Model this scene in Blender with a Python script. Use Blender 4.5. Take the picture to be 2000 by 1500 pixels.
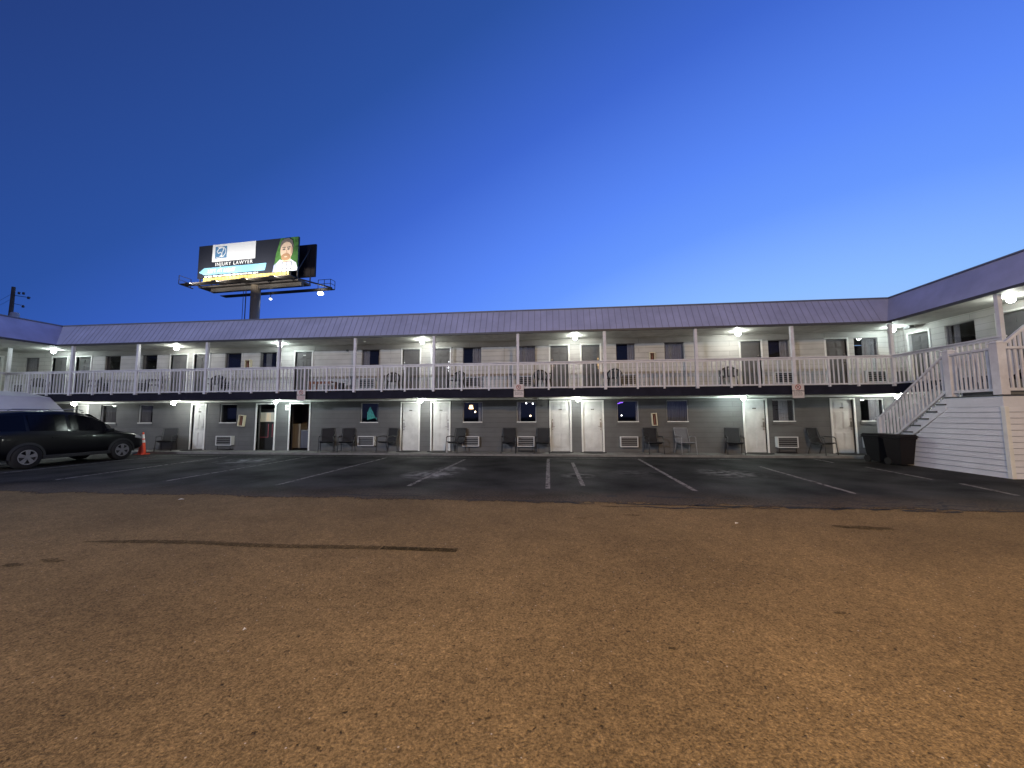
import bpy, bmesh, math, random
from mathutils import Vector, Matrix
random.seed(7)
R = math.radians
sc = bpy.context.scene
for o in list(bpy.data.objects): bpy.data.objects.remove(o)
COL = sc.collection

# ------------------------------------------------------------------ camera
cd = bpy.data.cameras.new('camera'); cam = bpy.data.objects.new('camera', cd); COL.objects.link(cam)
cd.sensor_width = 36; cd.lens = 740 / 2000 * 36; cd.clip_end = 2000; cd.clip_start = .05
cam.location = (0, -15.7, 1.46)
cam.rotation_euler = (R(90 + 4.85), R(.25), R(6.15))
sc.camera = cam

# ------------------------------------------------------------------ world: deep dusk sky, afterglow beyond the right wing
def lin(c): return tuple(((v / 255 + .055) / 1.055) ** 2.4 if v > 10 else v / 255 / 12.92 for v in c[:3]) + (1,)
w = bpy.data.worlds.new('World'); sc.world = w; w.use_nodes = True
nt = w.node_tree; bg = nt.nodes['Background']
tc = nt.nodes.new('ShaderNodeTexCoord')
dot = nt.nodes.new('ShaderNodeVectorMath'); dot.operation = 'DOT_PRODUCT'; dot.inputs[1].default_value = (.9555, 1.448, -1.661)
nt.links.new(tc.outputs['Generated'], dot.inputs[0])
mr = nt.nodes.new('ShaderNodeMapRange'); mr.inputs[1].default_value = -4.5 + 2.02; mr.inputs[2].default_value = 2.02
nt.links.new(dot.outputs['Value'], mr.inputs[0])
ramp = nt.nodes.new('ShaderNodeValToRGB'); nt.links.new(mr.outputs[0], ramp.inputs[0])
stops = [(-4.5, (24, 40, 84)), (-3.08, (37, 64, 130)), (-2.45, (44, 82, 162)), (-1.92, (63, 104, 208)), (-1.4, (90, 137, 248)),
         (-1.13, (104, 153, 255)), (-.77, (141, 189, 255)), (0, (200, 225, 255))]
er = ramp.color_ramp
for i, (u, c) in enumerate(stops):
    e = er.elements[0] if i == 0 else (er.elements[1] if i == len(stops) - 1 else er.elements.new(.5))
for e, (u, c) in zip(list(er.elements), stops): pass
pos = [(u + 4.5) / 4.5 for u, c in stops]
while len(er.elements) > 1: er.elements.remove(er.elements[-1])
er.elements[0].position = pos[0]; er.elements[0].color = lin(stops[0][1])
for p, (u, c) in list(zip(pos, stops))[1:]:
    e = er.elements.new(p); e.color = lin(c)
# faint lavender anti-twilight band low in the sky behind the viewer
sx = nt.nodes.new('ShaderNodeSeparateXYZ'); nt.links.new(tc.outputs['Generated'], sx.inputs[0])
by_ = nt.nodes.new('ShaderNodeMapRange'); by_.inputs[1].default_value = -.05; by_.inputs[2].default_value = -1; nt.links.new(sx.outputs[1], by_.inputs[0])
bz_ = nt.nodes.new('ShaderNodeMapRange'); bz_.inputs[1].default_value = .6; bz_.inputs[2].default_value = .05; nt.links.new(sx.outputs[2], bz_.inputs[0])
bm_ = nt.nodes.new('ShaderNodeMath'); bm_.operation = 'MULTIPLY'; nt.links.new(by_.outputs[0], bm_.inputs[0]); nt.links.new(bz_.outputs[0], bm_.inputs[1])
bs_ = nt.nodes.new('ShaderNodeVectorMath'); bs_.operation = 'SCALE'; bs_.inputs[0].default_value = (.09, .09, .13); nt.links.new(bm_.outputs[0], bs_.inputs['Scale'])
ba_ = nt.nodes.new('ShaderNodeVectorMath'); ba_.operation = 'ADD'; nt.links.new(ramp.outputs[0], ba_.inputs[0]); nt.links.new(bs_.outputs[0], ba_.inputs[1])
nt.links.new(ba_.outputs[0], bg.inputs[0]); bg.inputs[1].default_value = 1.0
sc.view_settings.view_transform = 'Standard'; sc.view_settings.look = 'None'
sc.view_settings.exposure = 0; sc.view_settings.gamma = 1
sc.cycles.use_denoising = True
sc.cycles.max_bounces = 6; sc.cycles.diffuse_bounces = 3; sc.cycles.glossy_bounces = 3; sc.cycles.transparent_max_bounces = 12
sc.cycles.sample_clamp_indirect = 3; sc.cycles.caustics_reflective = False; sc.cycles.caustics_refractive = False

LAMP_L = 148.0
LOT_W = 2550.0
FLOOD_W = 4300.0   # cool white flood on a farther pole, watts
#

# ------------------------------------------------------------------ materials
MATS = {}
def mat(name, col, rough=.6, metal=0, spec=.5, noise=0, nscale=8, bump=0, bscale=60, emit=None, estr=0, ncol=None, stretch=None):
    if name in MATS: return MATS[name]
    m = bpy.data.materials.new(name); m.use_nodes = True; n = m.node_tree; b = n.nodes['Principled BSDF']
    b.inputs['Base Color'].default_value = (*col, 1); b.inputs['Roughness'].default_value = rough
    b.inputs['Metallic'].default_value = metal; b.inputs['Specular IOR Level'].default_value = spec
    g = n.nodes.new('ShaderNodeNewGeometry'); src = g.outputs['Position']
    if stretch:
        mp = n.nodes.new('ShaderNodeMapping'); mp.inputs['Scale'].default_value = stretch; n.links.new(src, mp.inputs[0]); src = mp.outputs[0]
    if noise:
        t = n.nodes.new('ShaderNodeTexNoise'); t.inputs['Scale'].default_value = nscale; t.inputs['Detail'].default_value = 6
        t.inputs['Roughness'].default_value = .65
        n.links.new(src, t.inputs['Vector'])
        mx = n.nodes.new('ShaderNodeMix'); mx.data_type = 'RGBA'
        d = ncol or tuple(c * (1 - noise) for c in col)
        mx.inputs[6].default_value = (*d, 1); mx.inputs[7].default_value = (*[min(1, c * (1 + noise * .5)) for c in col], 1)
        cr = n.nodes.new('ShaderNodeMapRange'); cr.inputs[1].default_value = .3; cr.inputs[2].default_value = .7
        n.links.new(t.outputs[0], cr.inputs[0]); n.links.new(cr.outputs[0], mx.inputs[0]); n.links.new(mx.outputs[2], b.inputs['Base Color'])
    if bump:
        t2 = n.nodes.new('ShaderNodeTexNoise'); t2.inputs['Scale'].default_value = bscale; t2.inputs['Detail'].default_value = 3
        n.links.new(src, t2.inputs['Vector'])
        bp = n.nodes.new('ShaderNodeBump'); bp.inputs['Strength'].default_value = bump; bp.inputs['Distance'].default_value = .02
        n.links.new(t2.outputs[0], bp.inputs['Height']); n.links.new(bp.outputs[0], b.inputs['Normal'])
    if emit:
        b.inputs['Emission Color'].default_value = (*emit, 1); b.inputs['Emission Strength'].default_value = estr
    MATS[name] = m; return m

def block_mat(name, col, mort, course=.2, bw=.4, bstr=.5):
    m = bpy.data.materials.new(name); m.use_nodes = True; n = m.node_tree; L = n.links; b = n.nodes['Principled BSDF']
    g = n.nodes.new('ShaderNodeNewGeometry'); s = n.nodes.new('ShaderNodeSeparateXYZ'); L.new(g.outputs['Position'], s.inputs[0])
    a = n.nodes.new('ShaderNodeMath'); a.operation = 'ADD'; L.new(s.outputs[0], a.inputs[0]); L.new(s.outputs[1], a.inputs[1])
    c = n.nodes.new('ShaderNodeCombineXYZ'); L.new(a.outputs[0], c.inputs[0]); L.new(s.outputs[2], c.inputs[1])
    br = n.nodes.new('ShaderNodeTexBrick'); L.new(c.outputs[0], br.inputs['Vector'])
    br.inputs['Scale'].default_value = 1; br.inputs['Brick Width'].default_value = bw; br.inputs['Row Height'].default_value = course
    br.inputs['Mortar Size'].default_value = .009; br.inputs['Mortar Smooth'].default_value = .35
    br.inputs['Color1'].default_value = (*col, 1); br.inputs['Color2'].default_value = (*[v * .93 for v in col], 1); br.inputs['Mortar'].default_value = (*mort, 1)
    t = n.nodes.new('ShaderNodeTexNoise'); t.inputs['Scale'].default_value = 1.6; t.inputs['Detail'].default_value = 7; L.new(g.outputs['Position'], t.inputs['Vector'])
    mr = n.nodes.new('ShaderNodeMapRange'); mr.inputs[1].default_value = .3; mr.inputs[2].default_value = .7; mr.inputs[3].default_value = .82; mr.inputs[4].default_value = 1.08
    L.new(t.outputs[0], mr.inputs[0])
    mx = n.nodes.new('ShaderNodeVectorMath'); mx.operation = 'SCALE'; L.new(br.outputs['Color'], mx.inputs[0]); L.new(mr.outputs[0], mx.inputs['Scale'])
    L.new(mx.outputs[0], b.inputs['Base Color']); b.inputs['Roughness'].default_value = .65
    t2 = n.nodes.new('ShaderNodeTexNoise'); t2.inputs['Scale'].default_value = 90; L.new(g.outputs['Position'], t2.inputs['Vector'])
    ad = n.nodes.new('ShaderNodeMath'); ad.operation = 'MULTIPLY_ADD'; ad.inputs[1].default_value = -1; L.new(br.outputs['Fac'], ad.inputs[0])
    ml = n.nodes.new('ShaderNodeMath'); ml.operation = 'MULTIPLY'; ml.inputs[1].default_value = .25; L.new(t2.outputs[0], ml.inputs[0]); L.new(ml.outputs[0], ad.inputs[2])
    bp = n.nodes.new('ShaderNodeBump'); bp.inputs['Strength'].default_value = bstr; bp.inputs['Distance'].default_value = .012
    L.new(ad.outputs[0], bp.inputs['Height']); L.new(bp.outputs[0], b.inputs['Normal'])
    MATS[name] = m; return m

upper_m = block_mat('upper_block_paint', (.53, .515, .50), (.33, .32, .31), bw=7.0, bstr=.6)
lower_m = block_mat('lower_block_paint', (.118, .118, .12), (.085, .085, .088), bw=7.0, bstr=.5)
white_m = mat('white_paint', (.74, .73, .72), .45, noise=.12, nscale=3)
trim_m = mat('white_trim', (.8, .8, .78), .4, noise=.1, nscale=5)
rail_m = mat('rail_paint', (.70, .69, .74), .45, noise=.16, nscale=4)
soffit_m = mat('soffit_paint', (.55, .55, .52), .7, noise=.25, nscale=2.5)
navy_m = mat('dark_fascia_paint', (.020, .020, .034), .8, spec=.1, noise=.3, nscale=3)
roof_m = mat('ribbed_roof_metal', (.40, .415, .60), .6, spec=.2, noise=.2, nscale=1.2, ncol=(.33, .345, .50))
gut_m = mat('dark_gutter', (.05, .05, .055), .5)
whdoor_m = mat('white_door', (.62, .62, .61), .5, noise=.2, nscale=2.2)
grdoor_m = mat('grey_door', (.115, .112, .115), .7, noise=.12, nscale=3)
dark_m = mat('interior_dark', (.045, .043, .045), .9)
chrome_m = mat('dull_nickel', (.35, .33, .3), .35, metal=.9)
conc_m = mat('walk_concrete', (.22, .215, .205), .85, noise=.3, nscale=5, bump=.3, bscale=80)
deck_m = mat('grey_deck', (.16, .16, .16), .7, noise=.2, nscale=4)
side_m = mat('vinyl_siding', (.74, .75, .82), .5, noise=.1, nscale=2)
black_m = mat('black_metal', (.02, .02, .022), .45)
sling_m = mat('charcoal_sling', (.014, .014, .018), .8, noise=.3, nscale=30)
slingl_m = mat('grey_sling', (.16, .165, .185), .8, noise=.2, nscale=30)
chfr_m = mat('chair_frame', (.03, .03, .034), .4)
chfrl_m = mat('light_chair_frame', (.3, .3, .32), .4)
mono_m = mat('dark_resin', (.018, .016, .018), .4)
redwood_m = mat('red_brown_wood', (.22, .07, .035), .6, noise=.3, nscale=8)
curt_m = mat('lined_curtain', (.42, .41, .41), .9, noise=.15, nscale=6)
curtd_m = mat('dark_curtain', (.2, .195, .19), .9)  # darker curtain fabric
signw_m = mat('sign_white', (.62, .56, .55), .5)
signr_m = mat('sign_red', (.35, .07, .06), .5)
signk_m = mat('sign_black', (.05, .04, .04), .5)
ext_m = mat('cabinet_red', (.22, .09, .06), .5)
cream_m = mat('cabinet_cream', (.72, .66, .5), .5)
rub_m = mat('rubber_mat', (.012, .012, .012), .9)
bulb_m = mat('lamp_glow', (1, 1, 1), emit=(.95, 1, .90), estr=LAMP_L)
bulbl_m = mat('lamp_glow_lower', (1, 1, 1), emit=(.95, 1, .91), estr=LAMP_L * 1.75)
bulblc_m = mat('lamp_glow_lower_cool', (1, 1, 1), emit=(.84, 1, .93), estr=LAMP_L * 1.75)
bulbc_m = mat('lamp_glow_cool', (1, 1, 1), emit=(.86, 1, .95), estr=LAMP_L)
louv_m = mat('ac_louver', (.10, .10, .105), .5)
acw_m = mat('ac_white', (.62, .62, .62), .5)

# glass: mostly clear, some mirror
gm = bpy.data.materials.new('window_glass'); gm.use_nodes = True; n = gm.node_tree; n.nodes.clear()
out = n.nodes.new('ShaderNodeOutputMaterial'); mixs = n.nodes.new('ShaderNodeMixShader'); tr = n.nodes.new('ShaderNodeBsdfTransparent'); gl = n.nodes.new('ShaderNodeBsdfGlossy')
tr.inputs[0].default_value = (.84, .84, .86, 1); gl.inputs['Roughness'].default_value = .03; mixs.inputs[0].default_value = .05
n.links.new(tr.outputs[0], mixs.inputs[1]); n.links.new(gl.outputs[0], mixs.inputs[2]); n.links.new(mixs.outputs[0], out.inputs[0])
MATS['window_glass'] = gm

# ------------------------------------------------------------------ mesh helpers
class MB:
    def __init__(s): s.v = []; s.f = []; s.mi = []; s.cm = 0
    def quad(s, *p):
        i = len(s.v); s.v += [tuple(q) for q in p]; s.f.append(tuple(range(i, i + len(p)))); s.mi.append(s.cm); return s
    def box(s, x0, x1, y0, y1, z0, z1):
        x0, x1 = sorted((x0, x1)); y0, y1 = sorted((y0, y1)); z0, z1 = sorted((z0, z1))
        i = len(s.v)
        s.v += [(x0, y0, z0), (x1, y0, z0), (x1, y1, z0), (x0, y1, z0), (x0, y0, z1), (x1, y0, z1), (x1, y1, z1), (x0, y1, z1)]
        for f in ((0, 3, 2, 1), (4, 5, 6, 7), (0, 1, 5, 4), (1, 2, 6, 5), (2, 3, 7, 6), (3, 0, 4, 7)):
            s.f.append(tuple(i + k for k in f)); s.mi.append(s.cm)
        return s
    def bar(s, a, b, wd, ht=None, up=(0, 0, 1)):
        """rectangular bar from a to b"""
        ht = ht or wd; a = Vector(a); b = Vector(b); d = (b - a).normalized(); u = Vector(up)
        if abs(d.dot(u)) > .98: u = Vector((0, 1, 0))
        r = d.cross(u).normalized() * wd / 2; u = r.cross(d).normalized() * ht / 2
        i = len(s.v)
        for p in (a, b):
            for q in (-r - u, r - u, r + u, -r + u): s.v.append(tuple(p + q))
        for f in ((3, 2, 1, 0), (4, 5, 6, 7), (0, 1, 5, 4), (1, 2, 6, 5), (2, 3, 7, 6), (3, 0, 4, 7)):
            s.f.append(tuple(i + k for k in f)); s.mi.append(s.cm)
        return s
    def tube(s, pts, r, n=8, r1=None, cap=True):
        pts = [Vector(p) for p in pts]; rings = []
        for k, p in enumerate(pts):
            d = (pts[min(k + 1, len(pts) - 1)] - pts[max(k - 1, 0)]).normalized()
            u = Vector((0, 0, 1)) if abs(d.z) < .95 else Vector((0, 1, 0))
            a = d.cross(u).normalized(); b = d.cross(a).normalized()
            rr = r if r1 is None else r + (r1 - r) * k / (len(pts) - 1)
            i = len(s.v); rings.append(i)
            for j in range(n):
                t = 2 * math.pi * j / n; s.v.append(tuple(p + a * math.cos(t) * rr + b * math.sin(t) * rr))
        for k in range(len(rings) - 1):
            for j in range(n):
                a0 = rings[k] + j; a1 = rings[k] + (j + 1) % n; b0 = rings[k + 1] + j; b1 = rings[k + 1] + (j + 1) % n
                s.f.append((a0, b0, b1, a1)); s.mi.append(s.cm)
        if cap:
            s.f.append(tuple(rings[0] + j for j in range(n))); s.mi.append(s.cm)
            s.f.append(tuple(rings[-1] + j for j in reversed(range(n)))); s.mi.append(s.cm)
        return s
    def lathe(s, prof, c=(0, 0, 0), n=16, axis='z'):
        rings = []
        for r, h in prof:
            i = len(s.v); rings.append(i)
            for j in range(n):
                t = 2 * math.pi * j / n; a, b = r * math.cos(t), r * math.sin(t)
                p = (a, b, h) if axis == 'z' else ((h, a, b) if axis == 'x' else (a, h, b))
                s.v.append((p[0] + c[0], p[1] + c[1], p[2] + c[2]))
        for k in range(len(rings) - 1):
            for j in range(n):
                s.f.append((rings[k] + j, rings[k] + (j + 1) % n, rings[k + 1] + (j + 1) % n, rings[k + 1] + j)); s.mi.append(s.cm)
        return s
    def xf(s, M, start=0):
        s.v = s.v[:start] + [tuple(M @ Vector(p)) for p in s.v[start:]]; return s
    def build(s, name, m, parent=None, smooth=False, bevel=0, origin=None):
        me = bpy.data.meshes.new(name)
        vs = s.v
        if origin: vs = [(x - origin[0], y - origin[1], z - origin[2]) for x, y, z in vs]
        me.from_pydata(vs, [], s.f)
        ms = m if isinstance(m, (list, tuple)) else [m]
        for q in ms: me.materials.append(q)
        if len(ms) > 1: me.polygons.foreach_set('material_index', s.mi)
        bm = bmesh.new(); bm.from_mesh(me); bmesh.ops.recalc_face_normals(bm, faces=bm.faces)
        bm.to_mesh(me); bm.free()
        if smooth:
            for p in me.polygons: p.use_smooth = True
        o = bpy.data.objects.new(name, me); COL.objects.link(o)
        if origin: o.location = origin
        if bevel:
            md = o.modifiers.new('edge', 'BEVEL'); md.width = bevel; md.segments = 2; md.limit_method = 'ANGLE'
        if parent: o.parent = parent
        return o

def tag(o, label=None, cat=None, group=None, kind=None):
    if label: o['label'] = label
    if cat: o['category'] = cat
    if group: o['group'] = group
    if kind: o['kind'] = kind
    return o
def empty(name, loc=(0, 0, 0), rz=0):
    o = bpy.data.objects.new(name, None); COL.objects.link(o); o.location = loc; o.rotation_euler = (0, 0, rz); o.empty_display_size = .2; return o
def copy_tree(o, parent=None):
    c = o.copy(); COL.objects.link(c)
    if parent: c.parent = parent
    for ch in [k for k in bpy.data.objects if k.parent == o]: copy_tree(ch, c)
    return c
def text_mesh(name, body, size, m, M, parent=None, bold=0.0, sx=1.0, align='CENTER', ext=.002, spc=1.0):
    cu = bpy.data.curves.new(name, 'FONT'); cu.body = body; cu.size = size; cu.align_x = align; cu.align_y = 'CENTER'; cu.offset = bold; cu.extrude = ext; cu.space_character = spc
    to = bpy.data.objects.new(name, cu); me = bpy.data.meshes.new_from_object(to); bpy.data.objects.remove(to)
    me.transform(M @ Matrix.Diagonal((sx, 1, 1, 1))); me.materials.clear(); me.materials.append(m)
    o = bpy.data.objects.new(name, me); COL.objects.link(o)
    if parent: o.parent = parent
    return o

# ------------------------------------------------------------------ ground
def ground_mat():
    m = bpy.data.materials.new('chip_seal'); m.use_nodes = True; n = m.node_tree; L = n.links; b = n.nodes['Principled BSDF']
    g = n.nodes.new('ShaderNodeNewGeometry')
    def noise(sc_, det=4, rough=.6):
        t = n.nodes.new('ShaderNodeTexNoise'); t.inputs['Scale'].default_value = sc_; t.inputs['Detail'].default_value = det; t.inputs['Roughness'].default_value = rough
        L.new(g.outputs['Position'], t.inputs['Vector']); return t
    def rng(src, a, b_, c, d):
        r = n.nodes.new('ShaderNodeMapRange'); r.inputs[1].default_value = a; r.inputs[2].default_value = b_; r.inputs[3].default_value = c; r.inputs[4].default_value = d
        L.new(src, r.inputs[0]); return r.outputs[0]
    def mul(a, b_):
        r = n.nodes.new('ShaderNodeMath'); r.operation = 'MULTIPLY'; L.new(a, r.inputs[0]); L.new(b_, r.inputs[1]); return r.outputs[0]
    fine = noise(75, 3, .75); mid = noise(16, 5, .7); big = noise(.45, 6, .6); med = noise(2.2, 5, .65)
    vo = n.nodes.new('ShaderNodeTexVoronoi'); vo.inputs['Scale'].default_value = 60; L.new(g.outputs['Position'], vo.inputs['Vector'])
    hole = noise(24, 2, .6)
    f = mul(rng(fine.outputs[0], .32, .68, .42, 1.58), rng(mid.outputs[0], .3, .7, .8, 1.2))
    f = mul(f, rng(big.outputs[0], .35, .65, .82, 1.14)); f = mul(f, rng(med.outputs[0], .3, .7, .88, 1.1))
    f = mul(f, rng(hole.outputs[0], .27, .35, .2, 1))
    f = mul(f, rng(vo.outputs['Color'], 0, 1, .72, 1.3))
    sc2 = n.nodes.new('ShaderNodeVectorMath'); sc2.operation = 'SCALE'; sc2.inputs[0].default_value = (.200, .141, .066); L.new(f, sc2.inputs['Scale'])
    # pale chips
    vo2 = n.nodes.new('ShaderNodeTexVoronoi'); vo2.inputs['Scale'].default_value = 19; L.new(g.outputs['Position'], vo2.inputs['Vector'])
    chip = rng(vo2.outputs['Distance'], .07, .11, 1, 0)
    sp = n.nodes.new('ShaderNodeSeparateColor'); L.new(vo2.outputs['Color'], sp.inputs[0])
    chip = mul(chip, rng(sp.outputs[0], .82, .84, 0, 1))
    mx = n.nodes.new('ShaderNodeMix'); mx.data_type = 'RGBA'; L.new(chip, mx.inputs[0]); L.new(sc2.outputs[0], mx.inputs[6]); mx.inputs[7].default_value = (.5, .47, .42, 1)
    L.new(mx.outputs[2], b.inputs['Base Color']); b.inputs['Roughness'].default_value = .9; b.inputs['Specular IOR Level'].default_value = .25
    ad = n.nodes.new('ShaderNodeMath'); ad.operation = 'ADD'; L.new(fine.outputs[0], ad.inputs[0]); L.new(rng(hole.outputs[0], .24, .4, 0, .5), ad.inputs[1])
    bp = n.nodes.new('ShaderNodeBump'); bp.inputs['Strength'].default_value = .8; bp.inputs['Distance'].default_value = .012
    L.new(ad.outputs[0], bp.inputs['Height']); L.new(bp.outputs[0], b.inputs['Normal'])
    return m
chip_m = ground_mat()
g = MB(); g.quad((-400, -400, -.084), (400, -400, -.084), (400, 400, -.084), (-400, 400, -.084))
tag(g.build('ground', chip_m), kind='structure')

def seal_mat():
    m = bpy.data.materials.new('sealed_asphalt'); m.use_nodes = True; n = m.node_tree; L = n.links; b = n.nodes['Principled BSDF']
    g = n.nodes.new('ShaderNodeNewGeometry')
    def noise(s, d=5): t = n.nodes.new('ShaderNodeTexNoise'); t.inputs['Scale'].default_value = s; t.inputs['Detail'].default_value = d; L.new(g.outputs['Position'], t.inputs['Vector']); return t.outputs[0]
    def rng(src, a, b_, c, d):
        r = n.nodes.new('ShaderNodeMapRange'); r.inputs[1].default_value = a; r.inputs[2].default_value = b_; r.inputs[3].default_value = c; r.inputs[4].default_value = d; L.new(src, r.inputs[0]); return r.outputs[0]
    def op(o, a, b_):
        r = n.nodes.new('ShaderNodeMath'); r.operation = o
        for k, q in enumerate((a, b_)):
            if isinstance(q, (int, float)): r.inputs[k].default_value = q
            else: L.new(q, r.inputs[k])
        return r.outputs[0]
    base = op('MULTIPLY', rng(noise(.9, 7), .33, .67, .4, 2.0), rng(noise(70, 3), .3, .7, .6, 1.4))
    # worn, polished spots with scuffed outlines, lamp glare painted in as lighter colour
    wear_glare = None
    for (x, y, r, s) in ((-10.9, -3.1, 1.3, 1), (-3.25, -5.7, .85, 1.2), (-3.0, -4.6, .6, 1), (4.6, -4.9, .95, 1), (.62, -5.6, .5, .7), (-9.9, -4.4, 1.0, .3), (2.2, -5.0, .8, .3)):
        d = n.nodes.new('ShaderNodeVectorMath'); d.operation = 'DISTANCE'; L.new(g.outputs['Position'], d.inputs[0]); d.inputs[1].default_value = (x, y, -.08)
        k = rng(d.outputs['Value'], r, .1, 0, s); wear_glare = k if wear_glare is None else op('MAXIMUM', wear_glare, k)
    wear_glare = op('MULTIPLY', wear_glare, rng(noise(4.5, 8), .40, .66, 0, 1.3))
    amt = op('ADD', op('MULTIPLY', base, .026), op('MULTIPLY', wear_glare, .24))
    cc = n.nodes.new('ShaderNodeCombineColor'); [L.new(amt, cc.inputs[k]) for k in range(3)]
    # dust and loose chips dragged over the edge, ragged border
    sp = n.nodes.new('ShaderNodeSeparateXYZ'); L.new(g.outputs['Position'], sp.inputs[0])
    yy = op('ADD', sp.outputs[1], op('MULTIPLY', op('SUBTRACT', noise(.8, 8), .5), .9)); yy = op('ADD', yy, op('MULTIPLY', op('SUBTRACT', noise(14, 4), .5), .5))
    dust = op('MULTIPLY', rng(yy, -7.5, -8.6, 0, .9), rng(noise(26, 6), .36, .6, .1, 1))
    dm = n.nodes.new('ShaderNodeMix'); dm.data_type = 'RGBA'; L.new(dust, dm.inputs[0]); L.new(cc.outputs[0], dm.inputs[6]); dm.inputs[7].default_value = (.13, .10, .07, 1)
    L.new(dm.outputs[2], b.inputs['Base Color'])
    L.new(rng(yy, -8.72, -8.66, 0, 1), b.inputs['Alpha'])
    L.new(rng(noise(.7, 6), .3, .7, .6, .85), b.inputs['Roughness']); b.inputs['Specular IOR Level'].default_value = .10
    bp = n.nodes.new('ShaderNodeBump'); bp.inputs['Strength'].default_value = .6; bp.inputs['Distance'].default_value = .01
    L.new(noise(85, 3), bp.inputs['Height']); L.new(bp.outputs[0], b.inputs['Normal'])
    return m
seal_m = seal_mat()
g = MB(); pts = []
edge = []
x = -60.0
def edge_y(x):
    return -9.12 + .0 * math.sin(x * .9 + 1) + .07 * math.sin(x * 2.3) + .1 * math.sin(x * .31) + random.uniform(-.05, .05) - (.15 if x > 0 else 0)
while x < 13: edge.append((x, edge_y(x), -.08)); x += .22 if -14 < x < 12 else 1.5
edge.append((13.05, -9.2, -.08))
g.quad(*([(13.05, 0, -.08), (-60, 0, -.08)] + edge))
tag(g.build('parking_strip', seal_m), kind='structure')

# crumbled edge of the seal coat, tar cracks and stains
tar_m = mat('tar_crack', (.012, .011, .011), .8)
g = MB()
def ribbon(pts, w0, z=-.078):
    for (a, b) in zip(pts[:-1], pts[1:]):
        a = Vector(a); b = Vector(b); d = (b - a); nrm = Vector((-d.y, d.x)).normalized()
        if random.random() < .16: continue
        wa = w0 * random.uniform(.35, 1.35); g.quad((*(a - nrm * wa), z), (*(b - nrm * wa), z), (*(b + nrm * wa), z), (*(a + nrm * wa), z))
for (x0, x1, y0, jit, w0) in ((-5.2, -2.6, -8.42, .05, .035), (-1.6, 1.2, -8.66, .05, .03), (1.1, 3.0, -8.95, .05, .03), (2.4, 6.4, -8.82, .07, .05), (6.2, 11, -8.7, .08, .045), (-9.5, -6.5, -8.35, .04, .02), (-4.8, -.9, -8.25, .05, .022), (-.5, 6.2, -8.72, .09, .03), (1.0, 3.4, -8.1, .06, .05), (4.0, 9.8, -8.45, .1, .03), (-9, -5.2, -8.1, .05, .012), (5, 7.3, -8.2, .12, .03), (8.2, 12, -7.9, .1, .03)):
    xx = x0; pp = []
    while xx < x1: pp.append((xx, y0 + random.uniform(-jit, jit))); xx += random.uniform(.12, .3)
    ribbon(pp, w0)
for (xa, ya, xb, yb) in ((3.9, -8.6, 4.9, -7.6), (4.9, -8.9, 4.3, -8.0), (2.2, -2.5, 3.9, -7.9), (-7.8, -2, -7.1, -8.2)):
    pp = []; k = 14
    for i in range(k + 1):
        t = i / k; pp.append((xa + (xb - xa) * t + random.uniform(-.06, .06), ya + (yb - ya) * t))
    ribbon(pp, .012)
tag(g.build('pavement_cracks', tar_m), kind='structure')

def stain_mat(nm, col, a, sc_=18, lo=.35, hi=.5):
    m = bpy.data.materials.new(nm); m.use_nodes = True; n = m.node_tree; b = n.nodes['Principled BSDF']
    t = n.nodes.new('ShaderNodeTexNoise'); t.inputs['Scale'].default_value = sc_; t.inputs['Detail'].default_value = 6
    g2 = n.nodes.new('ShaderNodeNewGeometry'); n.links.new(g2.outputs['Position'], t.inputs['Vector'])
    r = n.nodes.new('ShaderNodeMapRange'); r.inputs[1].default_value = lo; r.inputs[2].default_value = hi; r.inputs[4].default_value = a
    n.links.new(t.outputs[0], r.inputs[0]); n.links.new(r.outputs[0], b.inputs['Alpha']); b.inputs['Base Color'].default_value = (*col, 1); b.inputs['Roughness'].default_value = .95; b.inputs['Specular IOR Level'].default_value = .05
    return m
oil_m = stain_mat('damp_streak', (.045, .037, .020), .46, 22, .25, .55)
g = MB()
pts = [(-5.85 + i * .2, -11.42 + .03 * math.sin(i * .4) + min(i, 8) * .014) for i in range(20)]
for i, (a, b) in enumerate(zip(pts[:-1], pts[1:])):
    w0, w1 = [.065 * min(1, (k + 1) / 4) for k in (i, i + 1)]
    g.quad((a[0], a[1] - w0, -.078), (b[0], b[1] - w1, -.078), (b[0], b[1] + w1, -.078), (a[0], a[1] + w0, -.078))
g.box(-2.03, -1.12, -11.33, -11.22, -.079, -.0775)
def blob(cx, cy, rx, ry, z=-.0775):
    p = []
    for j in range(18):
        t = 2 * math.pi * j / 18; k = random.uniform(.7, 1.15); p.append((cx + rx * k * math.cos(t), cy + ry * k * math.sin(t), z))
    g.quad(*p)
blob(-5.42, -12.0, .16, .06); blob(-5.68, -12.15, .13, .05); blob(4.27, -9.9, .34, .1); blob(3.95, -9.85, .12, .07)
blob(1.2, -9.5, .14, .04); blob(.4, -9.75, .1, .03); blob(5.1, -11.35, .1, .04); blob(.95, -8.95, .14, .05)
blob(2.2, -12.35, .05, .025); blob(.77, -12.95, .035, .02); blob(-.35, -13.65, .02, .01)
tag(g.build('pavement_stains', oil_m), kind='structure')

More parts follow.
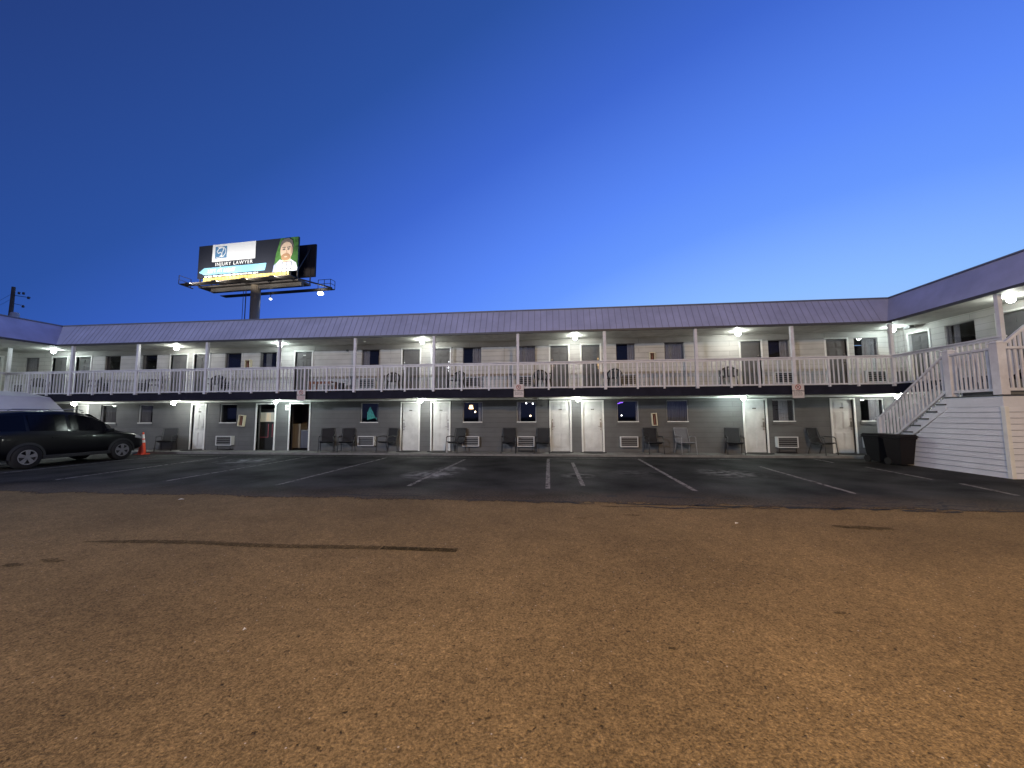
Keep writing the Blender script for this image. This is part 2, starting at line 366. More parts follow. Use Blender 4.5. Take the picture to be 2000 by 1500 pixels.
# painted bay lines, worn
def line_mat():
    m = bpy.data.materials.new('worn_line_paint'); m.use_nodes = True; n = m.node_tree; b = n.nodes['Principled BSDF']
    t = n.nodes.new('ShaderNodeTexNoise'); t.inputs['Scale'].default_value = 9; t.inputs['Detail'].default_value = 8; t.inputs['Roughness'].default_value = .75
    g2 = n.nodes.new('ShaderNodeNewGeometry'); n.links.new(g2.outputs['Position'], t.inputs['Vector'])
    r = n.nodes.new('ShaderNodeMapRange'); r.inputs[1].default_value = .36; r.inputs[2].default_value = .56; r.inputs[3].default_value = .25; r.inputs[4].default_value = .9
    n.links.new(t.outputs[0], r.inputs[0]); n.links.new(r.outputs[0], b.inputs['Alpha']); b.inputs['Base Color'].default_value = (.27, .255, .25, 1); b.inputs['Roughness'].default_value = .8
    return m
g = MB()
def pline(xa, ya, xb, yb, wd=.1): 
    d = Vector((xb - xa, yb - ya)).normalized(); nn = Vector((-d.y, d.x)) * wd / 2
    g.quad((xa - nn.x, ya - nn.y, -.0765), (xb - nn.x, yb - nn.y, -.0765), (xb + nn.x, yb + nn.y, -.0765), (xa + nn.x, ya + nn.y, -.0765))
for xa, ya, xb, yb in ((-18.7, -2, -18.6, -7.3), (-15.7, -2.1, -15.45, -7.3), (-12.8, -1.9, -12.4, -7.35), (-9.48, -1.8, -9.4, -7.3), (-6.25, -1.9, -6.27, -7.55), (-3.16, -2.2, -3.22, -7.4),
                       (-.19, -1.8, -.13, -7.45), (.62, -2.9, .64, -7.05), (3.0, -1.55, 2.87, -7.45), (6.15, -3.4, 5.85, -7.5), (9.15, -3.3, 8.9, -5.6), (9.0, -6.1, 8.72, -7.4), (9.04, -1.2, 8.96, -2.3), (10.0, -6.3, 9.95, -7.0)):
    pline(xa, ya, xb, yb)
pline(-20, -1.55, 6.5, -1.62, .07)
tag(g.build('parking_markings', line_mat()), kind='structure')

# litter specks on the lot (flattened scraps)
scrap_m = mat('paper_scrap', (.7, .68, .62), .8)
# concrete walk
g = MB(); g.box(-26, 13.05, -.95, .0, -.3, 0); g.box(-26, -24.4, -12, -.95, -.3, 0); g.box(12.1, 13.05, -14, -.95, -.3, 0)
tag(g.build('walkway', conc_m), kind='structure')

# ------------------------------------------------------------------ motel
motel = empty('motel_building', (0, 0, 0))
tag(motel, 'two storey U shaped motel, white block above dark grey block, lavender ribbed metal roof', 'building')
Z2, ZS, ZE, ZT = 2.5, 2.21, 4.68, 5.62

def wall(name, m, axis, fx, u0, u1, z0, z1, holes, dep=.2, sgn=1):
    """wall facing -Y (axis 'y') or +/-X; hole edges get reveals"""
    g = MB()
    def P(u, d, z): return (u, fx + d * sgn, z) if axis == 'y' else (fx + d * sgn, u, z)
    us = sorted({u0, u1, *[h[0] for h in holes], *[h[1] for h in holes]}); us = [u for u in us if u0 <= u <= u1]
    zs = sorted({z0, z1, *[h[2] for h in holes], *[h[3] for h in holes]}); zs = [z for z in zs if z0 <= z <= z1]
    for a, b in zip(us[:-1], us[1:]):
        for c, d in zip(zs[:-1], zs[1:]):
            mu, mz = (a + b) / 2, (c + d) / 2
            if any(h[0] < mu < h[1] and h[2] < mz < h[3] for h in holes): continue
            for dd in (0, dep): g.quad(P(a, dd, c), P(b, dd, c), P(b, dd, d), P(a, dd, d))
    for h in holes:
        a, b, c, d = h[:4]
        for (p, q) in (((a, c), (a, d)), ((b, c), (b, d)), ((a, c), (b, c)), ((a, d), (b, d))):
            g.quad(P(p[0], 0, p[1]), P(q[0], 0, q[1]), P(q[0], dep, q[1]), P(p[0], dep, p[1]))
    return g.build(name, m, motel)

# (x0, x1, curtain) ; curtain: list of (u0,u1,kind) fractions; kind l=light d=dark
UW = [(-25.59, -24.81, [(0, 1, 'l')]), (-21.12, -20.32, []), (-19.2, -18.39, []), (-14.9, -14.1, []), (-13.19, -12.36, [(.25, .6, 'd')]), (-8.33, -7.53, [(0, .4, 'l')]),
      (-3.79, -2.99, [(.48, 1, 'l')]), (-1.52, -.71, [(.1, 1, 'l')]), (2.6, 3.35, [(.62, 1, 'l')]), (4.51, 5.26, [(0, 1, 'l')]), (8.44, 9.22, [(.62, 1, 'l')]), (11.53, 12.37, [(.45, .95, 'l')])]
UD = [(-24.07, -23.16, 'r'), (-22.76, -21.86, 'l'), (-17.71, -16.76, 'r'), (-16.5, -15.65, 'r'), (-11.5, -10.6, 'l'), (-6.51, -5.63, 'l'), (-5.18, -4.3, 'r'), (-.13, .71, 'l'), (1.15, 2.0, 'r'), (7.35, 8.21, 'r'), (10.47, 11.32, 'r')]
LW = [(-21.15, -20.31, [(.1, 1, 'd')]), (-19.16, -18.41, [(.0, .7, 'd')]), (-15.01, -14.17, []), (-8.31, -7.49, [(.8, 1, 'd')]), (-3.77, -2.94, [(.75, .93, 'l')]), (-1.49, -.69, [(0, .2, 'l')]),
      (2.59, 3.42, [(.88, 1, 'l')]), (4.51, 5.33, [(0, 1, 'd')]), (8.46, 9.27, [(.35, .8, 'l')]), (11.58, 12.41, [(.45, .9, 'l')])]
LD = [(-22.58, -21.81, 'r'), (-16.43, -15.68, 'r'), (-6.49, -5.64, 'l'), (-5.16, -4.31, 'r'), (-.14, .74, 'l'), (1.16, 2.04, 'r'), (7.37, 8.25, 'r'), (10.52, 11.38, 'r')]
OPEN = [(-13.22, -12.26), (-11.62, -10.62)]
F = .055  # frame width
uh = [(a, b, 3.62, 4.40) for a, b, _ in UW] + [(a + F, b - F, Z2, 4.39) for a, b, _ in UD]
lh = [(a, b, 1.2, 2.055) for a, b, _ in LW] + [(a + F, b - F, 0, 2.05) for a, b, _ in LD] + [(a + F, b - F, 0, 2.05) for a, b in OPEN]
wall('upper_wall', upper_m, 'y', 0, -26, 13.05, ZS, ZE, uh)
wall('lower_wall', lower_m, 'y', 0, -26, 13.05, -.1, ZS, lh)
# right wing (faces -X) and left wing (faces +X)
RWU = [(-1.27, -.43, 'door'), (-2.66, -1.76, 'win'), (-4.15, -3.24, 'door'), (-5.9, -5.05, 'win'), (-7.6, -6.7, 'win')]
LWU = [(-1.35, -.5, 'door'), (-2.9, -2.1, 'win'), (-5.5, -4.7, 'door')]
wall('upper_wall', upper_m, 'x', 13.05, -14, 0, ZS, ZE, [(a, b, Z2 if k == 'door' else 3.62, 4.39) for a, b, k in RWU])
wall('lower_wall', lower_m, 'x', 13.05, -14, 0, -.1, ZS, [(-2.66, -1.8, 1.2, 2.05)])
wall('upper_wall', upper_m, 'x', -26, -12, 0, ZS, ZE, [(a, b, Z2 if k == 'door' else 3.62, 4.39) for a, b, k in LWU], sgn=-1)
wall('lower_wall', lower_m, 'x', -26, -12, 0, -.1, ZS, [], sgn=-1)
# interior partitions and outer shell
g = MB()
g.box(-26, 13.05, 3.4, 3.5, 0, ZE + .5); g.box(-30.2, 17.4, .01, 3.4, ZE + .01, ZE + .06); g.box(13.06, 17.4, -14, .0, ZE + .01, ZE + .06); g.box(-30.2, -26.01, -12, .0, ZE + .01, ZE + .06); g.box(-26, 13, .2, 3.4, ZS + .01, Z2 - .01); g.box(-26, 13, .2, 3.4, -.12, -.02)
for xx in (-17.9, -14.2, -12.25, -10.3, -5.4, -2.4, 0.9, 4.2, 7, 10.2): g.box(xx, xx + .08, .2, 3.4, 0, ZE)
g.box(13.25, 17.5, -14, 0, Z2 - .15, Z2 - .02); g.box(17.4, 17.5, -14, 3.4, 0, ZE + .5); g.box(-30.3, -30.2, -12, 3.4, 0, ZE + .5); g.box(-30.2, -26.2, -12, 0, Z2 - .15, Z2 - .02)
g.box(13.2, 17.5, -14.1, -14, 0, ZE); g.box(-30.3, -26, -12.1, -12, 0, ZE); g.box(-30.3, 17.5, 3.5, 3.6, 0, ZE)
g.build('interior_walls', dark_m, motel)
# upper floor slab + fascia
g = MB(); g.box(-26, 11.72, -1.34, -.0, ZS, Z2); g.box(11.72, 13.05, -14, -.0, ZS, Z2); g.box(-26, -24.1, -12, -1.34, ZS, Z2)
g.build('balcony_floor', soffit_m, motel)
g = MB(); g.box(-24.08, 11.7, -1.385, -1.343, ZS - .035, Z2 - .005); g.box(11.675, 11.717, -14, -1.385, ZS - .035, Z2 - .005); g.box(-24.1, -24.06, -12, -1.385, ZS - .035, Z2 - .005)
g.build('fascia', navy_m, motel)
g = MB(); g.box(-25.98, 13.03, -.035, -.002, ZS - .07, ZS - .003); g.build('wall_trim', trim_m, motel)

# roof
g = MB()
EX0, EX1, EY, IN = -21.65, 11.55, -1.5, .5
def slope(a, b, ia, ib, nrm, ribs=True):
    a, b, ia, ib = map(Vector, (a, b, ia, ib)); g.quad(a, b, ib, ia)
    L = (b - a).length; k = int(L / .235) if ribs else 0
    for i in range(1, k):
        t = i / k; p = a + (b - a) * t; q0 = p + Vector((0, 0, 0)); up = (ia + (ib - ia) * t)
        base = a + (b - a) * t
        # rib runs straight up the slope
        dirn = Vector((-nrm[0] * IN, -nrm[1] * IN, ZT - ZE)); q = base + dirn
        # clip at corners
        lim = 1.0
        if (base - a).length < IN and (ia - a).dot(b - a) > 0: lim = (base - a).length / IN
        along = (b - a).normalized()
        g.cm = 0; g.bar(base + Vector(nrm) * .001, base + dirn * lim + Vector(nrm) * .001, .035, .007)
        g.cm = 1; g.bar(base + along * .032 + Vector(nrm) * .003, base + along * .032 + dirn * lim + Vector(nrm) * .003, .022, .006); g.cm = 0  # darker strip beside each rib paints in the lap shadow
slope((EX0, EY, ZE), (EX1, EY, ZE), (EX0 - IN, EY + IN, ZT), (EX1 + IN, EY + IN, ZT), (0, -1, 0))
slope((EX1, -14, ZE), (EX1, EY, ZE), (EX1 + IN, -14, ZT), (EX1 + IN, EY + IN, ZT), (-1, 0, 0), False)
slope((EX0, -12, ZE), (EX0, EY, ZE), (EX0 - IN, -12, ZT), (EX0 - IN, EY + IN, ZT), (1, 0, 0), False)

g.quad((EX0 - IN, EY + IN, ZT), (EX1 + IN, EY + IN, ZT), (17.6, 3.6, ZT - .1), (-30.3, 3.6, ZT - .1))
g.quad((EX1 + IN, -14, ZT), (17.6, -14, ZT - .1), (17.6, 3.6, ZT - .1), (EX1 + IN, EY + IN, ZT))
g.quad((EX0 - IN, -12, ZT), (-30.3, -12, ZT - .1), (-30.3, 3.6, ZT - .1), (EX0 - IN, EY + IN, ZT))
roof = g.build('roof', [roof_m, mat('roof_lap_shadow', (.25, .255, .37), .7)], motel)
g = MB()   # cap flashing + gutter edge
g.box(EX0 - IN, EX1 + IN, EY + IN - .05, EY + IN + .1, ZT - .005, ZT + .035); g.box(EX1 + IN - .05, EX1 + IN + .1, -14, EY + IN - .05, ZT - .005, ZT + .035); g.box(EX0 - IN - .1, EX0 - IN + .05, -12, EY + IN - .05, ZT - .005, ZT + .035)
g.build('ridge_cap', mat('cap_flashing', (.16, .17, .22), .5), roof)
g = MB(); g.box(EX0, EX1, EY - .03, EY + .05, ZE - .075, ZE - .002); g.box(EX1 - .03, EX1 + .05, -14, EY - .03, ZE - .075, ZE - .002); g.box(EX0 - .05, EX0 + .03, -12, EY - .03, ZE - .075, ZE - .002)
g.build('eave_trim', gut_m, roof)
g = MB(); g.box(EX0 - 4.4, EX1 + 1.55, EY + .05, -.0, ZE - .04, ZE - .01); g.box(EX1 + .05, 13.05, -14, EY + .05, ZE - .04, ZE - .01); g.box(-26, EX0 - .05, -12, EY + .05, ZE - .04, ZE - .01)
g.build('soffit', soffit_m, roof)

# ---- doors, windows
def door(u0, u1, z0, z1, m, hinge, axis='y', fx=0, sgn=1, num=True, slab=True):
    """u0..u1 outer frame. returns door part"""
    fr, sl, hd = MB(), MB(), MB()
    def B(mb, a, b, d0, d1, c, d):
        if axis == 'y': mb.box(a, b, fx + d0, fx + d1, c, d)
        else: mb.box(fx + d0 * sgn, fx + d1 * sgn, a, b, c, d)
    B(fr, u0 - .01, u0 + F, -.03, .12, z0, z1 + .01); B(fr, u1 - F, u1 + .01, -.03, .12, z0, z1 + .01); B(fr, u0 + F, u1 - F, -.03, .12, z1 - F + .005, z1 + .01)
    if not slab: return fr.build('door_frame', trim_m, motel, bevel=.004)
    a, b, t = u0 + F + .004, u1 - F - .004, z1 - F
    B(sl, a, b, .075, .115, z0 + .03, t)
    W = b - a; H = t - z0 - .03; cx = (a + b) / 2
    for (f0, f1) in ((.06, .30), (.35, .62) , (.67, .94)):
        pass
    for (h0, h1) in ((.07, .38), (.45, .78), (.83, .94)):
        for (c0, c1) in ((.13, .46), (.54, .87)):
            xa, xb = a + W * c0, a + W * c1; za, zb = z0 + .03 + H * h0, z0 + .03 + H * h1
            B(sl, xa, xb, .062, .075, za, zb); 
            B(sl, xa + .03, xb - .03, .052, .062, za + .03, zb - .03)
    d = sl.build('door', m, motel, bevel=.006)
    fr.build('door_frame', trim_m, d, bevel=.004)
    hx = a + .06 if hinge == 'l' else b - .06; s = 1 if hinge == 'l' else -1
    B(hd, hx - .028, hx + .028, .045, .075, z0 + .98, z0 + 1.2); B(hd, hx - .028 * s, hx + .11 * s, .01, .035, z0 + 1.02, z0 + 1.045)
    B(hd, hx - .012, hx + .012, .02, .06, z0 + 1.02, z0 + 1.045); B(hd, hx - .026, hx + .026, .05, .075, z0 + 1.27, z0 + 1.33); B(hd, hx - .02, hx + .02, .05, .075, z0 + .88, z0 + .94)
    hd.build('handle', chrome_m, d)
    if num:
        nb = MB()
        for k in (-1, 0, 1): B(nb, cx + k * .045 - .016, cx + k * .045 + .016, .04, .053, z0 + 1.70, z0 + 1.745)
        nb.build('room_number', mat('dark_numeral', (.08, .07, .06), .4, metal=.5) if m is whdoor_m else acw_m, d)
    mt = MB(); B(mt, a, b, -.02, .12, z0, z0 + .03); mt.build('threshold', deck_m, d)
    return d
def curtain_mb(mb, a, b, z0, z1, axis, fx, d, sgn, amp=.018, wl=.09):
    n = max(4, int((b - a) / .015)); pr = None
    for i in range(n + 1):
        u = a + (b - a) * i / n; dd = d + amp * math.sin(u / wl * 6.28) + amp * .5 * math.sin(u / wl * 2.7)
        p = (u, fx + dd) if axis == 'y' else (fx + dd * sgn, u)
        if pr: mb.quad((*pr, z0), (*p, z0), (*p, z1), (*pr, z1))
        pr = p
def window(u0, u1, z0, z1, curt, axis='y', fx=0, sgn=1, sill=True, upper=False):
    fr, pn = MB(), MB(); 
    def B(mb, a, b, d0, d1, c, d):
        if axis == 'y': mb.box(a, b, fx + d0, fx + d1, c, d)
        else: mb.box(fx + d0 * sgn, fx + d1 * sgn, a, b, c, d)
    t = .022
    B(fr, u0, u0 + t, .05, .1, z0, z1); B(fr, u1 - t, u1, .05, .1, z0, z1); B(fr, u0 + t, u1 - t, .05, .1, z1 - t, z1); B(fr, u0 + t, u1 - t, .05, .1, z0, z0 + t)
    wd = fr.build('window', mat('window_frame', (.5, .5, .5), .5) if not upper else mat('dark_window_frame', (.2, .19, .2), .5), motel)
    B(pn, u0 + t, u1 - t, .068, .072, z0 + t, z1 - t); pn.build('pane', gm, wd)
    if sill:
        s = MB(); B(s, u0 - .0, u1 + .0, -.02, .05, z0, z0 + .035); s.build('sill', trim_m, wd, bevel=.004)
        s = MB(); B(s, u0 - .06, u1 + .06, -.035, -.001, z0 - .1, z0 - .004); s.build('sill_course', lower_m, wd, bevel=.004)
    for (f0, f1, k) in curt:
        c = MB(); curtain_mb(c, u0 + (u1 - u0) * f0 + .01, u0 + (u1 - u0) * f1 - .01, z0 + .01, z1, axis, fx, .15, sgn)
        c.build('curtain', curt_m if k == 'l' else curtd_m, wd)
    return wd
for i, (a, b, c) in enumerate(UW): window(a, b, 3.62, 4.40, c, sill=False, upper=True)
for a, b, h in UD: door(a, b, Z2, 4.42, grdoor_m, h, num=(a in (-11.5,)))
for a, b, c in LW: window(a, b, 1.2, 2.055, c)
for a, b, h in LD: door(a, b, 0, 2.085, whdoor_m, h)
for a, b in OPEN: door(a, b, 0, 2.085, whdoor_m, 'l', slab=False)
for a, b, k in RWU:
    if k == 'door': door(a, b, Z2, 4.42, grdoor_m, 'l', 'x', 13.05, 1, num=False)
    else: window(a, b, 3.62, 4.39, [(.62, .85, 'l')] if a > -3 else [(0, 1, 'l')], 'x', 13.05, 1, sill=False, upper=True)
for a, b, k in LWU:
    if k == 'door': door(a, b, Z2, 4.42, grdoor_m, 'l', 'x', -26, -1, num=False)
    else: window(a, b, 3.62, 4.39, [(0, 1, 'l')], 'x', -26, -1, sill=False, upper=True)
window(-2.66, -1.8, 1.2, 2.05, [], 'x', 13.05, 1)

# ---- posts and railings
PX = [-24.1, -20.85, -17.63, -14.38, -11.12, -7.85, -4.6, -1.3, 1.95, 5.2, 8.47, 11.66]
def post(x, y):
    g = MB(); g.box(x - .05, x + .05, y - .05, y + .05, Z2 - .07, ZE - .075); g.box(x - .065, x + .065, y - .065, y + .065, 3.46, 3.5)
    return g.build('post', rail_m, motel, bevel=.006)
for x in PX: post(x, -1.435)
for y in (-4.65, -7.9, -11.1): post(11.66, y)
for y in (-4.65, -7.9): post(-24.14, y)
def railing(p0, p1, z0=Z2, name='railing', parent=None, h=1.0, sp=.155, inter=2, bw=.032):
    a = Vector((*p0, 0)); b = Vector((*p1, 0)); d = (b - a); L = d.length; d.normalize(); a = a + d * .052; b = b - d * .052; L = (b - a).length
    g = MB(); n = int(round(L / sp))
    g.bar(a + Vector((0, 0, z0 + .03)), b + Vector((0, 0, z0 + .03)), .045, .045)
    g.bar(a + Vector((0, 0, z0 + h - .07)), b + Vector((0, 0, z0 + h - .07)), .04, .06)
    posts = [round(n * (k + 1) / (inter + 1)) for k in range(inter)]
    for i in range(1, n):
        p = a + d * (L * i / n)
        if i in posts: g.bar(p + Vector((0, 0, z0 - .06)), p + Vector((0, 0, z0 + h - .04)), .062, .062)
        else: g.bar(p + Vector((0, 0, z0 + .0525)), p + Vector((0, 0, z0 + h - .1)), bw, bw)
    o = g.build(name, rail_m, parent or motel)
    t = MB(); t.bar(a + Vector((0, 0, z0 + h - .018)), b + Vector((0, 0, z0 + h - .018)), .13, .036)
    t.build('top_rail', rail_m, o, bevel=.004); return o
for a, b in zip(PX[:-1], PX[1:]): railing((a, -1.435), (b, -1.435))
railing((11.66, -1.435), (11.66, -4.65)); railing((11.66, -5.4), (11.66, -7.9)); railing((11.66, -7.9), (11.66, -11.1))
railing((-24.14, -1.435), (-24.14, -4.65)); railing((-24.14, -4.65), (-24.14, -7.9)); railing((-24.14, -7.9), (-24.14, -11.1)); post(-24.14, -11.1)

# ---- air conditioners
def ac(x0, x1, z0, z1, dep=.2, axis='y', fx=0, shelf=False):
    g = MB(); 
    fy = -dep
    g.box(x0, x1, fy + .02, -.002, z0, z1)
    t = .028
    g.box(x0 - .01, x0 + t, fy, fy + .02, z0 - .01, z1 + .01); g.box(x1 - t, x1 + .01, fy, fy + .02, z0 - .01, z1 + .01); g.box(x0 + t, x1 - t, fy, fy + .02, z1 - t, z1 + .01); g.box(x0 + t, x1 - t, fy, fy + .02, z0 - .01, z0 + t)
    o = g.build('air_conditioner', acw_m, motel, bevel=.004)
    l = MB(); l.cm = 0; l.box(x0 + t, x1 - t, fy + .012, fy + .019, z0 + t, z1 - t)
    l.cm = 1
    k = 5
    for i in range(1, k):
        zz = z0 + (z1 - z0) * i / k; l.box(x0 + t, x1 - t, fy - .004, fy + .011, zz - .008, zz + .008)
    l.build('grille', [black_m, mat('louver_grey', (.3, .3, .3), .45)], o)
    if shelf:
        s = MB(); s.box(x0 + .03, x1 - .03, -.16, -.002, z0 - .2, z0 - .16)
        for xx in (x0 + .06, x1 - .06): s.bar((xx, -.15, z0 - .01), (xx, -.15, z0 - .2), .02); 
        s.build('drip_shelf', black_m, o)
    return o
for x0, x1 in ((-14.94, -14.2), (-8.29, -7.58), (-3.74, -3.05), (-1.45, -.77), (2.65, 3.32), (8.47, 9.19), (11.55, 12.25)):
    ac(x0, x1, .23, .63, .2, shelf=x0 in (-14.94, -1.45, 8.47))
for x0, x1 in ((-25.95, -25.35), (-21.26, -20.6), (-19.2, -18.55), (-15.0, -14.4), (-8.34, -7.62), (-3.72, -3.03), (-1.45, -.8), (2.66, 3.34), (8.54, 9.25), (11.75, 12.45)):
    ac(x0, x1, 2.68, 3.1, .16)
g = MB(); g.box(12.75, 13.04, -.35, -.02, 2.62, 3.05); o = g.build('air_conditioner', louv_m, motel)

# ---- extinguisher cabinets (tilted slightly like the real ones)
def cabinet(cx, z0, z1, wd, tilt=0):
    M = Matrix.Translation((cx, 0, (z0 + z1) / 2)) @ Matrix.Rotation(tilt, 4, 'Y'); h = (z1 - z0) / 2; w2 = wd / 2
    g = MB(); t = .03
    g.box(-w2, w2, -.05, -.002, -h, h); g.box(-w2, -w2 + t, -.14, -.05, -h, h); g.box(w2 - t, w2, -.14, -.05, -h, h); g.box(-w2 + t, w2 - t, -.14, -.05, h - t, h); g.box(-w2 + t, w2 - t, -.14, -.05, -h, -h + t)
    g.xf(M); o = g.build('extinguisher_cabinet', [cream_m], motel, bevel=.004)
    e = MB(); e.lathe([(0, -h + .05), (.032, -h + .05), (.032, h * .2), (.014, h * .35), (.014, h * .55), (0, h * .55)], (0, -.09, 0), 12); e.box(-.03, .03, -.13, -.07, h * .6, h * .72)
    e.xf(M); e.build('fire_extinguisher', ext_m, o)
    b = MB(); b.box(-w2 + t, w2 - t, -.054, -.0505, -h + t, h - t); b.xf(M); b.build('cabinet_back', mat('cabinet_dark', (.1, .05, .03), .7), o)
cabinet(-13.67, 3.62, 4.05, .27, R(-2)); cabinet(4.0, 3.6, 4.0, .22); cabinet(-13.84, 1.06, 1.56, .26, R(6)); cabinet(4.0, 1.06, 1.56, .2, R(-3))

# ---- soffit lamps
def lamp(x, y, z, m, r=.085):
    g = MB(); g.lathe([(0, 0), (.07, 0), (.075, -.03), (.045, -.05), (0, -.05)], (x, y, z), 14); o = g.build('ceiling_light', white_m, motel, smooth=True)
    b = MB(); b.lathe([(.02, -.045), (r * .75, -.06), (r, -.1), (r * .86, -.145), (r * .5, -.175), (.002, -.185)], (x, y, z), 14); b.build('globe', m, o, smooth=True)
for i, x in enumerate((-22.98, -16.65, -11.69, -5.34, .91, 7.02, 12.35)): lamp(x, -.7, ZE - .04, (bulbc_m if i in (0, 2, 6) else bulb_m))
for i, x in enumerate((-21.6, -16.59, -11.73, -5.36, .98, 7.07, 12.3)): lamp(x, -.72, ZS - .0, (bulblc_m if i in (2, 5) else bulbl_m), .082)
lamp(12.35, -4.3, ZE - .04, bulb_m); lamp(-25.1, -2.6, ZE - .04, bulbc_m); lamp(12.35, -9, ZE - .04, bulb_m); lamp(12.4, -5.2, ZS, bulb_m)
# security cameras, vents, conduit
for (x, y, z) in ((-7.83, -.75, ZE - .04), (-.58, -.1, ZS)):
    g = MB(); g.lathe([(0, 0), (.05, 0), (.05, -.03), (.035, -.06), (0, -.075)], (x, y, z), 12); g.build('dome_camera', acw_m, motel, smooth=True)
g = MB(); g.lathe([(0, -.05), (.045, -.05), (.045, 0)], (-8.99, 0, 4.38), 12, 'y'); g.build('wall_vent', black_m, motel)
g = MB(); g.tube([(-2.02, -.02, 3.0), (-2.02, -.02, ZE - .05)], .012, 6); g.build('conduit', upper_m, motel)
g = MB(); g.tube([(13.02, -.18, 2.6), (13.02, -.18, ZE - .05)], .014, 6); g.tube([(13.02, -.3, 2.6), (13.02, -.3, ZE - .1)], .01, 6); g.build('conduit', upper_m, motel)
g = MB(); g.box(12.7, 12.85, -.95, -.7, ZE - .14, ZE - .05); g.build('soffit_box', louv_m, motel)
for (a, b) in ((-11.79, -11.56),):
    g = MB(); g.box(a, b, -.05, -.035, 1.77, 2.0); o = g.build('room_plate', mat('plate_white', (.8, .8, .78), .5), motel)
    g = MB(); [g.box(a + .055 + k * .045, a + .088 + k * .045, -.054, -.0505, 1.87, 1.915) for k in range(3)]; g.build('plate_mark', signk_m, o)

# ------------------------------------------------------------------ room contents and imitated pane reflections, seen through doors and windows
g0 = empty('vending_machine', (-13.08, .5, 0)); tag(g0, 'black vending machine with pale lit panel inside the left open doorway', 'vending machine')
g = MB(); g.box(-.42, .42, 0, .7, 0, 1.85); g.build('body', black_m, g0, bevel=.02)
g = MB(); g.box(-.36, .36, -.012, -.002, 1.25, 1.68); g.build('display_panel', mat('panel_glow', (.5, .48, .42), .5, emit=(.85, .8, .65), estr=.08), g0)
g = MB(); g.box(-.02, .12, -.02, -.013, 1.27, 1.66); g.box(.14, .19, -.02, -.013, 1.27, 1.66); g.build('label_strip', mat('panel_cream', (.6, .5, .35), .5, emit=(.9, .7, .5), estr=.16), g0)
g = MB(); 
for x in (-.33, .1, .3): g.bar((x, -.02, 1.15), (x, -.02, .55), .018)
g.bar((-.33, -.02, .55), (.1, -.02, .55), .018); g.build('red_trim', mat('red_trim_glow', (.3, .08, .1), .5, emit=(.5, .15, .2), estr=.12), g0)
g0 = empty('storage_cabinet', (-11.48, .55, 0)); tag(g0, 'tall beige cabinet just inside the right open doorway', 'cabinet')
g = MB(); g.box(-.45, .02, 0, .5, .05, 1.15); g.build('body', mat('beige_laminate', (.33, .3, .24), .6), g0, bevel=.01)
g = MB(); g.box(-.43, .0, -.02, -.003, .08, 1.12); g.build('cabinet_door', mat('beige_laminate', (.33, .3, .24), .6), g0, bevel=.01)
g0 = empty('laundry_cart', (-11.2, .5, 0)); tag(g0, 'dark grey waist high bin standing inside the right open doorway', 'bin')
g = MB(); g.box(-.2, .17, 0, .45, .06, .84); g.build('body', mat('slate_plastic', (.07, .07, .1), .5), g0, bevel=.02)
g = MB(); g.box(-.22, .19, -.02, .47, .845, .88); g.build('lid', mat('lid_grey', (.16, .16, .18), .5), g0, bevel=.01)
g = MB(); g.box(-12.15, -10.7, 1.6, 1.64, 0, 2.1); o = g.build('inner_partition', mat('warm_wall', (.16, .13, .11), .8), motel)
# room lamps, plus glowing shapes added to imitate reflections in the panes
def glow(nm, lbl, cat, loc, r, colr, s, sh='b'):
    e = empty(nm, loc); tag(e, lbl, cat)
    g = MB()
    if sh == 'b': g.lathe([(.002, r), (r * .7, r * .7), (r, 0), (r * .7, -r * .7), (.002, -r)], (0, 0, 0), 12)
    else: g.lathe([(r * .6, r), (r, -r * .6)], (0, 0, 0), 14)
    g.build('glow_ball' if sh == 'b' else 'lamp_shade', mat(nm + '_glow', (1, 1, 1), emit=colr, estr=s), e, smooth=True)
    g = MB(); g.tube([(0, 0, r), (0, 0, r + .25)] if sh == 'b' else [(0, 0, -r), (0, 0, -r - .4)], .012, 6); g.build('stem', black_m, e); return e
glow('bedside_lamp', 'warm glowing lamp behind the window left of the two dark chairs', 'lamp', (-3.62, .9, 1.85), .11, (1, .62, .3), 5, 's')
glow('wall_lamp', 'small warm wall lamp lower in the window with the glowing lamp', 'lamp', (-3.45, 1.0, 1.66), .035, (1, .75, .45), 14)
glow('bulb_reflection', 'left of two white balls imitating lamp reflections in the window below the middle sign', 'reflection', (-1.12, .35, 2.0), .032, (1, 1, 1), 9)  # glowing balls added to imitate lamps reflected in the pane
glow('bulb_reflection', 'right of two white balls imitating lamp reflections in the window below the middle sign', 'reflection', (-.84, .35, 1.985), .032, (1, 1, 1), 9)
glow('amber_reflection', 'small amber ball imitating a lamp reflection low in the window below the middle sign', 'lamp', (-.95, .4, 1.47), .038, (1, .7, .4), 9)  # amber ball added to imitate a reflected lamp
glow('white_reflection', 'small white ball imitating a reflected light low in the window with the violet strip', 'reflection', (2.8, .3, 1.47), .028, (1, 1, .95), 9)  # white ball added to imitate a reflected light
g = MB(); g.tube([(2.56 + .3 * t, .26, 1.9 + .1 * math.sin(t * 1.7)) for t in [k / 8 for k in range(9)]], .014, 6)  # glowing tube added to imitate neon reflected in the pane
tag(g.build('neon_reflection', mat('violet_glow', (.2, .1, 1), emit=(.25, .1, 1), estr=5)), 'violet glowing curved strip imitating a neon reflection in the top corner of a ground floor window', 'neon reflection')
g = MB()  # glowing teal shape added to imitate a reflection in the pane
